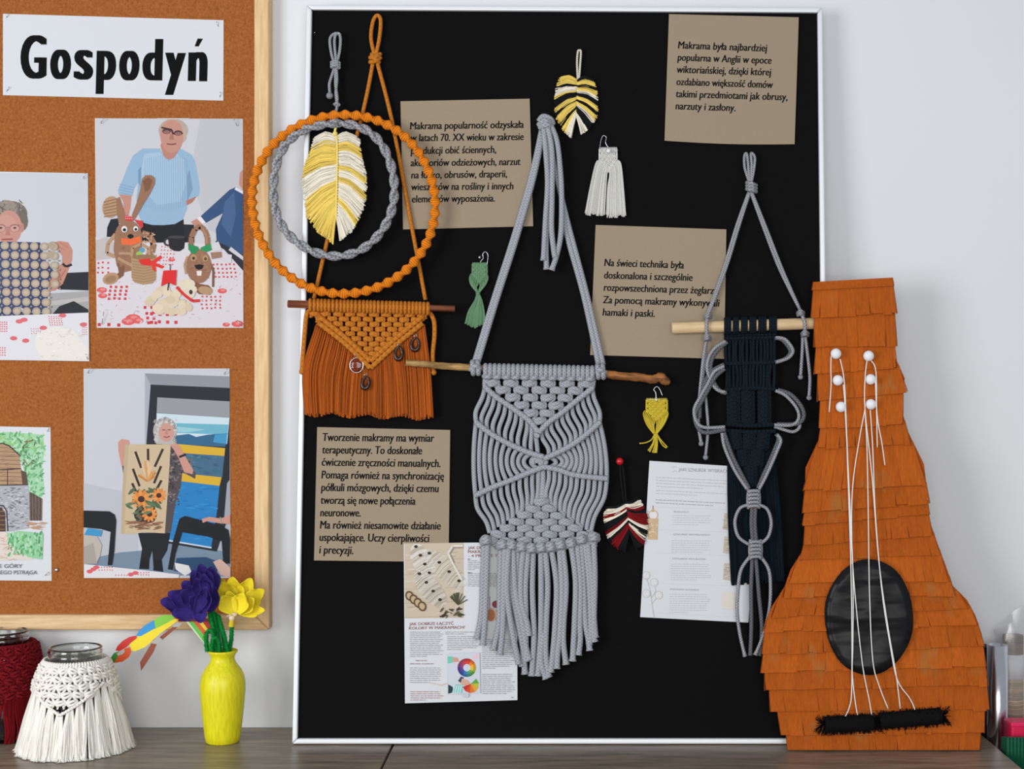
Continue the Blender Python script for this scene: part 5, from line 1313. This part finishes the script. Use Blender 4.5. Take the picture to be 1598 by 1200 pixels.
for i in range(70):
    x = -full/2 + 118 + i*full/70; cord(m, JW, [(x, 1026.5, -1), (x + .6, 1030, 2), (x, 1034, 1)], 1.9, k=3, n=6)
w = [JW(118 + full*(i/60), 1029, 0) for i in range(60)]; m.tube(w, 1.8*S, n=6, closed=True)
m.build('knotted_cover', CREAM, wj)
m = MB()
for p in range(3):
    cxp = 118 + (p - 1)*per
    for s in (-1, 1): ribbed(m, JW, [(cxp + s*per/2, 1059), (cxp + s*per/4, 1080), (cxp, 1101)], 2.4, 3, 4.5)
m.build('ribbed_border', CREAM, wj)
m = MB()
for k in range(900):
    x = -full/2 + 118 + (k + rnd(0, 1))*full/900
    u = abs(((x - 118 + per/2) % per) - per/2) / (per/2); y0 = 1100 - 40*u
    cl = round(x/13)*13; gap = 150 < cl < 162 and 1
    xe = cl + (x - cl)*1.0 + rnd(-2, 2); 
    if 148 < x < 152.5: xe = 147 + rnd(-2, 1)
    j = rnd(.93, 1.0); m.cc = lin((242*j, 239*j, 230*j)); ye = 1177 + rnd(-6, 0.5) 
    fo = 2.4*math.sin(x*.42 + math.sin(x*.13)) + 1.5*math.sin(x*.21)
    cord(m, JW, [(x*.5 + cl*.5, y0, 0), (x*.6 + xe*.4, y0*.6 + ye*.4, 1 + fo + rnd(-1, 2)), (xe, y0*.2 + ye*.8, 2 + fo + rnd(-1, 2)), (xe + rnd(-3.5, 3.5), ye, 4 + fo + rnd(-2, 4))], 1.35, k=3, n=5, cap=False)
ground(m); m.build('fringe', CREAMF, wj)
# red jar
d = 1.946; c = Vector(((4 - CX) * d / F, -.054, 0)); K = d / F
zz = lambda py: H - (py - CY) * K
rj = empty('jar', c, 'glass jar wrapped in dark red macrame, cut by the left edge of the photo', 'jar')
glass_jar(rj, c, .0455, zz(984), .0335)
def red_r(z): t = max(0, min(1, (.128 - z)/.128)); return .0415 + .0065*math.sin(min(1, t*3)*PI/2) 
JR = wrapM(c, .048, K, red_r, 4)
REDR = rope('dark_red_cord', (124, 16, 26), (72, 6, 14), 1.5, 2, False, .4); REDF = attrmat('dark_red_strands', .9, .1, .2, 500)
full = 2*PI*.048/K; random.seed(17); per = full/2; m = MB()
for k in range(7):
    y = 1010 + k*11
    for i in range(22):
        x = -full/2 + 4 + (i + .5*(k % 2))*full/22
        if y < 1086: knot(m, JR, x, y, full/22*.9, 12, 2.5, 1.5)
for y, yb in ((1048, 1062), (1078, 1090)): ribbed(m, JR, [(4 - full/2, y), (4 - full/4, yb), (4, y - 4), (20, y + 8), (4 + full/4, y - 8), (4 + full/2, y)], 2.8, 4, 5)
w = [JR(4 + full*(i/60), 1003, 0) for i in range(60)]; m.tube(w, 3*S, n=6, closed=True)
m.build('knotted_cover', REDR, rj)
m = MB()
for k in range(520):
    x = -full/2 + 4 + (k + rnd(0, 1))*full/520; cl = round(x/17)*17
    xe = cl + (x - cl)*(.6 + .3*math.sin(cl)) + rnd(-1, 1); j = rnd(.7, 1.05); m.cc = lin((124*j, 16*j, 26*j)); ye = 1150 + rnd(-8, 3)
    cord(m, JR, [(x, 1078, 1), (x*.4 + xe*.6, 1105, 2), (xe + 3*math.sin(cl), 1130, 2 + rnd(-1, 2)), (xe, ye, 1 + rnd(0, 2))], 1.6, k=3, n=5, cap=False)
ground(m); m.build('strands', REDF, rj)

# ================================================================== yellow vase with paper flowers
d = 1.917; c = Vector(((347.5 - CX) * d / F, -.083, 0)); K = d / F
vz = empty('vase', c, 'glossy yellow painted vase standing on the table before the wall', 'vase')
zz = lambda py: max(0, H - (py - CY) * K)
mt, nt, b = nodemat('yellow_paint')
f = noise(nt, 60, 4, (6, 6, .7))
nt.links.new(ramp(nt, f, [(.3, lin((205, 194, 16))), (.6, lin((224, 216, 28)))]), b.inputs['Base Color'])
b.inputs['Roughness'].default_value = .38; b.inputs['Specular IOR Level'].default_value = .4; bump(nt, b, f, .12, .001)
prof = [(0.001, 0), (24*K, 0), (26*K, .0015), (28*K, zz(1145)), (32*K, zz(1110)), (34.8*K, zz(1078)), (34.8*K, zz(1066)), (33*K, zz(1054)), (28*K, zz(1044)), (22*K, zz(1036)), (18.6*K, zz(1030)), (18.2*K, zz(1025)), (20.4*K, zz(1020)), (23*K, zz(1017)), (23.2*K, zz(1015)), (21.5*K, zz(1014)), (17*K, zz(1022)), (15.5*K, zz(1032)), (28*K, zz(1060)), (26*K, zz(1120)), (0.001, .006)]
m = MB(); m.lathe(c, prof, 56); m.build('vase_body', mt, vz)

V = lambda px, py, o=0.0: P(px, py, -.083 - o*S)
def petal(m, base, tip, width, cup, face, colr, ruf=0.0):   # base, tip world points; face = outward direction
    L = tip - base; ax = L.normalized(); sd = ax.cross(face).normalized(); up = sd.cross(ax).normalized(); m.cc = lin(colr)
    g = []
    for i in range(8):
        t = i/7; w = width*(.18 + .82*math.sin(PI*min(1, .06 + t*.74))); row = []
        for j in range(-4, 5):
            s = j/4
            row.append(m.add(base + L*t*(1 - .26*s*s*t*t) + sd*s*w + up*(cup*(s*s)*w*1.2 + math.sin(PI*t)*L.length*-.14 + ruf*math.sin(s*7 + t*5)*w*t)))
        g.append(row)
    for i in range(7):
        for j in range(8): m.face([g[i][j], g[i][j+1], g[i+1][j+1], g[i+1][j]])
PETAL = attrmat('petal_paper', .8, .2, .22, 900, None, .3)
GREENP = plain('green_chenille', (18, 128, 54), .9, .1, 0, .35, 900, .6)
def chenille(m, M, pts, r, fuzz=220):
    w = crom([M(*p) for p in pts], 8); m.cc = (1, 1, 1); m.tube(w, r*.72*S, n=7)
    q = resample(w, fuzz)
    for k, p in enumerate(q):
        for z_ in range(2):
            dv = Vector((rnd(-1, 1), rnd(-1, 1), rnd(-1, 1))).normalized(); m.tube([p, p + dv*r*1.15*S], .33*S, n=3, cap=False)
def flower(name, label, col, specs, stems, width, extra=None):
    t = empty(name, V(stems[0][-1][0], stems[0][-1][1]), label, 'flower')
    for (bx, by, bo, tx, ty, to, w, cup) in specs:
        m = MB(); j = rnd(.9, 1.08); sh = 12 if col[2] > 100 else -6
        petal(m, V(bx, by, bo + sh), V(tx, ty, to + sh), w*K, cup, Vector((rnd(-.2, .2), -1, .25)), tuple(min(255, v*j) for v in col), .12)
        o = m.build('petal', PETAL, t); sm = o.modifiers.new('s', 'SOLIDIFY'); sm.thickness = .0004
    for pts in stems:
        m = MB(); chenille(m, V, pts, 4.2); m.build('stem', GREENP, t)
    if extra: extra(t)
    return t
random.seed(12)
flower('paper_flower', 'dark purple paper flower leaning left out of the yellow vase', (52, 38, 116), [
    (322, 950, 4, 250, 938, 8, 17, .3), (318, 948, 10, 262, 925, 20, 16, .4), (318, 945, 14, 282, 922, 26, 16, .3), (316, 950, 18, 268, 958, 24, 15, .3), (322, 955, 20, 300, 962, 26, 14, .3),
    (324, 940, 6, 284, 908, 10, 16, .35), (326, 935, 10, 300, 890, 12, 15, .35), (328, 930, 8, 312, 880, 8, 14, .3), (330, 930, 4, 330, 884, 2, 14, .3), (322, 938, 16, 306, 902, 26, 14, .4), (326, 935, 18, 318, 895, 26, 11, .4),
    (318, 955, 22, 322, 915, 32, 12, .5), (305, 955, 24, 322, 922, 34, 10, .5), (326, 955, 8, 336, 915, 12, 12, .3), (322, 950, 14, 296, 932, 30, 15, .3), (330, 952, 4, 334, 930, 10, 9, .3)],
    [[(332, 952, 4), (338, 980, 4), (344, 1018, 3), (342, 1060, 5)], [(327, 956, 10), (335, 990, 9), (342, 1020, 5)], [(334, 956, 0), (346, 985, 2), (352, 1020, 2)], [(323, 1016, 10), (322, 990, 13), (330, 984, 14), (334, 1000, 12), (337, 1016, 8)], [(330, 1016, 14), (333, 996, 16), (341, 1000, 14), (342, 1018, 9)], [(340, 960, 6), (349, 990, 6), (356, 1018, 4)]], 16)
def ytop(t):
    m = MB(); m.ball(V(362, 964, 6), 5*S, 12); m.ball(V(367, 958, 8), 4*S, 10); m.tube([V(354, 962, 8), V(366, 957, 12), V(370, 960, 8)], 1.4*S, n=6); m.build('thread_tie', plain('cream_thread', (226, 206, 176), .9, .1, 0, .1), t)
    m = MB(); m.tube(crom([V(361, 978, 5), V(362, 968, 5), V(366, 958, 6)], 4), 4*S, n=8, rf=lambda u: 1.2 - .4*u); m.build('bud_base', plain('bud_yellow', (206, 186, 44), .8, .2, 0, .1), t)
flower('paper_flower', 'bright yellow paper flower leaning right out of the yellow vase', (238, 216, 44), [
    (366, 956, 2, 326, 890, -6, 14, .25), (366, 952, 8, 342, 908, 4, 18, .3), (368, 952, 4, 362, 900, 0, 17, .3), (370, 952, 6, 392, 902, -2, 15, .3), (370, 954, 8, 412, 920, 6, 15, .25), (370, 955, 10, 413, 952, 16, 10, .25),
    (366, 956, 16, 346, 930, 24, 15, .35), (370, 957, 18, 380, 926, 26, 15, .35), (372, 956, 14, 396, 934, 20, 13, .3), (366, 956, 14, 356, 922, 18, 13, .3), (366, 958, 10, 338, 920, 12, 12, .3)],
    [[(362, 974, 0), (361, 995, -3), (358, 1020, -6), (357, 1060, -8)]], 15, ytop)

# bent paper ornament painted in rainbow patches
zo = Z(V, 170, 860, 3.75); OZ = -6
orn = empty('painted_ornament', zo(440, 400, OZ), 'bent card ornament painted in rainbow patches, stuck in the yellow vase', 'ornament')
CARD = attrmat('painted_card', .5, .35, .10, 120, None, .2)
def slab(parent, name, shapes, o, th=2.2):
    m = MB()
    for k, (colr, pts) in enumerate(shapes):
        m.cc = lin(colr); oo = o + k*.12
        m.prism([zo(x, y, oo + th) for x, y in pts][::-1], [zo(x, y, o) for x, y in pts][::-1])
    return m.build(name, CARD, parent, smooth=False)
slab(orn, 'painted_wing', [((238, 214, 44), [(118, 548), (160, 505), (240, 462), (330, 420), (395, 388), (412, 398), (380, 425), (300, 482), (215, 560), (150, 588), (126, 575)]),
    ((128, 196, 62), [(262, 404), (290, 386), (330, 372), (372, 378), (398, 388), (330, 425), (268, 456), (254, 440)]), ((52, 146, 206), [(158, 496), (180, 462), (212, 432), (264, 404), (272, 450), (240, 468), (186, 498)]),
    ((200, 44, 36), [(38, 582), (50, 555), (82, 524), (120, 502), (160, 494), (164, 508), (130, 535), (104, 562), (62, 586)]), ((216, 84, 34), [(30, 655), (50, 610), (92, 570), (124, 562), (132, 590), (118, 620), (78, 648)]),
    ((52, 136, 48), [(5, 655), (8, 628), (30, 596), (58, 586), (52, 615), (32, 652), (14, 660)]), ((190, 184, 176), [(44, 600), (70, 582), (88, 574), (92, 590), (80, 604), (54, 612)]), ((198, 40, 36), [(378, 392), (398, 384), (416, 392), (408, 404)])], OZ)
slab(orn, 'brown_strip', [((142, 70, 46), [(410, 418), (384, 436), (300, 500), (292, 522), (312, 520), (404, 442), (424, 424)]), ((142, 70, 46), [(248, 540), (280, 544), (262, 590), (188, 702), (182, 650)])], OZ - 4)
slab(orn, 'tape', [((176, 172, 168), [(364, 428), (396, 420), (430, 420), (412, 442), (378, 446)]), ((176, 172, 168), [(254, 520), (286, 502), (314, 514), (290, 540), (262, 542)])], OZ - 1.2)
slab(orn, 'cross_bar', [((108, 36, 24), [(394, 396), (420, 386), (560, 392), (590, 396), (586, 412), (420, 414), (400, 408)])], OZ - 8, 3)
slab(orn, 'painted_tail', [((186, 40, 32), [(536, 402), (600, 400), (604, 470), (588, 476)]), ((232, 204, 48), [(512, 404), (540, 402), (590, 474), (582, 492)]), ((216, 92, 36), [(486, 408), (514, 404), (584, 490), (582, 520)]), ((104, 190, 70), [(462, 412), (490, 408), (592, 540), (600, 580), (580, 572)]), ((210, 226, 196), [(452, 414), (464, 411), (584, 570), (572, 560)])], OZ - 8, 2)
m = MB(); m.tube(crom([zo(588, 404, OZ - 7), zo(612, 480, OZ - 8), zo(648, 600, -8)], 6), 2*S, n=6); m.build('support_wire', GREENP, orn)

# ================================================================== things beside the table at right
cz = -.065
m = MB(); cab = empty('side_cabinet', (.80, -.28, -.75), 'low grey cabinet beside the right end of the table, holding craft rolls', 'cabinet')
m.box((.569, -.56, -.75), (1.05, -.002, cz)); m.build('cabinet_body', plain('grey_cabinet', (120, 112, 106), .6, .3, 0, .05), cab, smooth=False)
m = MB(); m.box((.575, -.563, -.72), (1.045, -.5602, cz - .02)); dr = m.build('door', plain('grey_cabinet_door', (132, 124, 118), .6, .3, 0, .05), cab, smooth=False)
m = MB(); m.tube([Vector((.62, -.572, -.40)), Vector((.62, -.572, -.30))], .005, n=8); m.tube([Vector((.62, -.561, -.39)), Vector((.62, -.572, -.39))], .004, n=8); m.tube([Vector((.62, -.561, -.31)), Vector((.62, -.572, -.31))], .004, n=8); m.build('handle', STEEL, dr)
def stand(px, py_top, Y, r, name, label, cat, mat, n=40, hollow=False, lean=0.0):
    d = DW + Y; x = (px - CX)*d/F; zt_ = H - (py_top - CY)*d/F; base = Vector((x, Y, cz))
    t = empty(name, base, label, cat); m = MB()
    prof = [(r, 0), (r, zt_ - cz), (r - .0015, zt_ - cz), (r - .0015, .01)] if hollow else [(r, 0), (r, zt_ - cz - .001), (r - .001, zt_ - cz)]
    m.lathe(base, prof, n); return t, m, base, zt_
FOIL = plain('silver_foil', (205, 205, 210), .22, .6, 1.0, .04, 30)
t, m, bs, zt_ = stand(1556.5, 1006, -.062, .0138, 'foil_roll', 'shiny silver roll standing beside the guitar piñata', 'roll', FOIL, hollow=True); m.build('roll', FOIL, t)
blk = empty('shade_box', (.570, -.038, cz), 'black box added for the dark reflection and shadow beside the silver roll', 'shade_box');  # added dark block, stands in for shadow and reflection left of the roll
m = MB(); m.box((.5695, -.036, cz), (.581, -.008, H - (1008 - CY)*1.975/F)); m.build('shade_block', plain('shade_black', (16, 16, 17), .6, .3, 0, .1), blk, smooth=False)
# roll of slatted bamboo in a clear bag
SLAT = attrmat('bamboo_slats', .6, .3, .2, 300, (1, 1, 8))
d = DW - .024; bx = (1581 - CX)*d/F
bam = empty('bamboo_roll', (bx, -.024, cz), 'roll of thin tan bamboo slats with a white paper band, at the right edge', 'roll')
m = MB(); random.seed(9); r = .0135; ztop = H - (993 - CY)*d/F
zv = cz + .0
while zv < ztop:
    h = rnd(.0018, .0034); j = rnd(.75, 1.08); m.cc = lin((176*j, 152*j, 112*j)) if zv < ztop - .024 else lin((120*j, 98*j, 66*j))
    m.lathe(Vector((bx, -.024, 0)), [(r, zv), (r + .0006, zv + h*.5), (r, zv + h)], 32); zv += h
m.build('slat_mat', SLAT, bam)
m = MB(); m.lathe(Vector((bx, -.024, 0)), [(r + .001, ztop - .058), (r + .0011, ztop - .024)], 32); m.build('paper_band', PAPER, bam)
d2 = DW - .03; bx2 = (1551 - CX)*d2/F
bag = empty('plastic_bag', (bx + .006, -.024, cz), 'clear crumpled plastic bag around the bamboo roll at the right edge', 'bag')
mt, nt, b = nodemat('clear_plastic'); nt.nodes.remove(b); out = nt.nodes['Material Output']
tr = N_(nt, 'ShaderNodeBsdfTransparent'); gl = N_(nt, 'ShaderNodeBsdfGlossy'); gl.inputs['Roughness'].default_value = .15; df = N_(nt, 'ShaderNodeBsdfDiffuse'); df.inputs['Color'].default_value = (.8, .8, .82, 1)
mx1 = N_(nt, 'ShaderNodeMixShader'); mx1.inputs[0].default_value = .6; nt.links.new(gl.outputs[0], mx1.inputs[1]); nt.links.new(df.outputs[0], mx1.inputs[2])
mx2 = N_(nt, 'ShaderNodeMixShader'); mx2.inputs[0].default_value = .22; nt.links.new(tr.outputs[0], mx2.inputs[1]); nt.links.new(mx1.outputs[0], mx2.inputs[2]); nt.links.new(mx2.outputs[0], out.inputs['Surface'])
m = MB(); cols = []
hz_ = [cz + .001, cz + .06, .02, .06, .09, .115, .135, .15, .165]
for i in range(41):
    a = 2*PI*i/40; col = []
    for k, z_ in enumerate(hz_):
        q = k/8; rx = (.036 - .006*q)*(1 + .10*math.sin(3*a + 5*q) + .06*math.sin(7*a - 9*q)); ry = .0172*(1 + .08*math.sin(4*a + 7*q))
        zt2 = z_ + (.022*math.cos(a) if k == 8 else .012*math.cos(a) if k == 7 else 0)
        col.append(m.add(Vector((bx + .008 + rx*math.cos(a), -.024 + ry*math.sin(a), zt2))))
    cols.append(col)
for i in range(40):
    for k in range(8): m.face([cols[i][k], cols[i+1][k], cols[i+1][k+1], cols[i][k+1]])
m.build('bag_sheet', mt, bag)
d = DW - .1; x0 = (1575 - CX)*d/F; z1 = H - (1126 - CY)*d/F
pk = empty('pink_box', (x0 + .04, -.095, cz), 'bright pink box between the bamboo roll and the green corrugated paper', 'box')
m = MB(); m.box((x0, -.109, cz), (x0 + .09, -.079, z1)); o = m.build('box_body', plain('pink_card', (206, 20, 72), .4, .4, 0, .05), pk, smooth=False); bv = o.modifiers.new('b', 'BEVEL'); bv.width = .003; bv.segments = 3
m = MB(); m.box((x0 - .0006, -.1096, z1 - .006), (x0 + .0906, -.0784, z1 + .0006)); o = m.build('lid', plain('pink_card_lid', (216, 30, 84), .4, .4, 0, .05), pk, smooth=False); bv = o.modifiers.new('b', 'BEVEL'); bv.width = .002; bv.segments = 2
d = DW - .135; z1 = H - (1151 - CY)*d/F
gn = empty('corrugated_paper', (.64, -.135, cz), 'dark green corrugated paper bundle in the lower right corner', 'paper')
m = MB(); n = 130; fr, bk = [], []
for i in range(n + 1):
    x = .5705 + .15*i/n; yy = -.135 + .0012*math.sin(i*PI/2.0)
    fr.append((x, yy)); 
for (xa, ya), (xb, yb) in zip(fr[:-1], fr[1:]):
    m.quad((xa, ya, cz), (xb, yb, cz), (xb, yb, z1), (xa, ya, z1)); m.quad((xa, ya, z1), (xb, yb, z1), (xb, -.113, z1 - .004), (xa, -.113, z1 - .004))
m.quad((.5705, -.113, cz), (.5705, fr[0][1], cz), (.5705, fr[0][1], z1), (.5705, -.113, z1 - .004)); m.quad((.7205, fr[-1][1], cz), (.7205, -.113, cz), (.7205, -.113, z1 - .004), (.7205, fr[-1][1], z1)); m.quad((.7205, -.113, cz), (.5705, -.113, cz), (.5705, -.113, z1 - .004), (.7205, -.113, z1 - .004))
m.build('corrugated_sheet', plain('green_corrugated', (12, 84, 60), .5, .35, 0, .12, 200), gn, smooth=False)
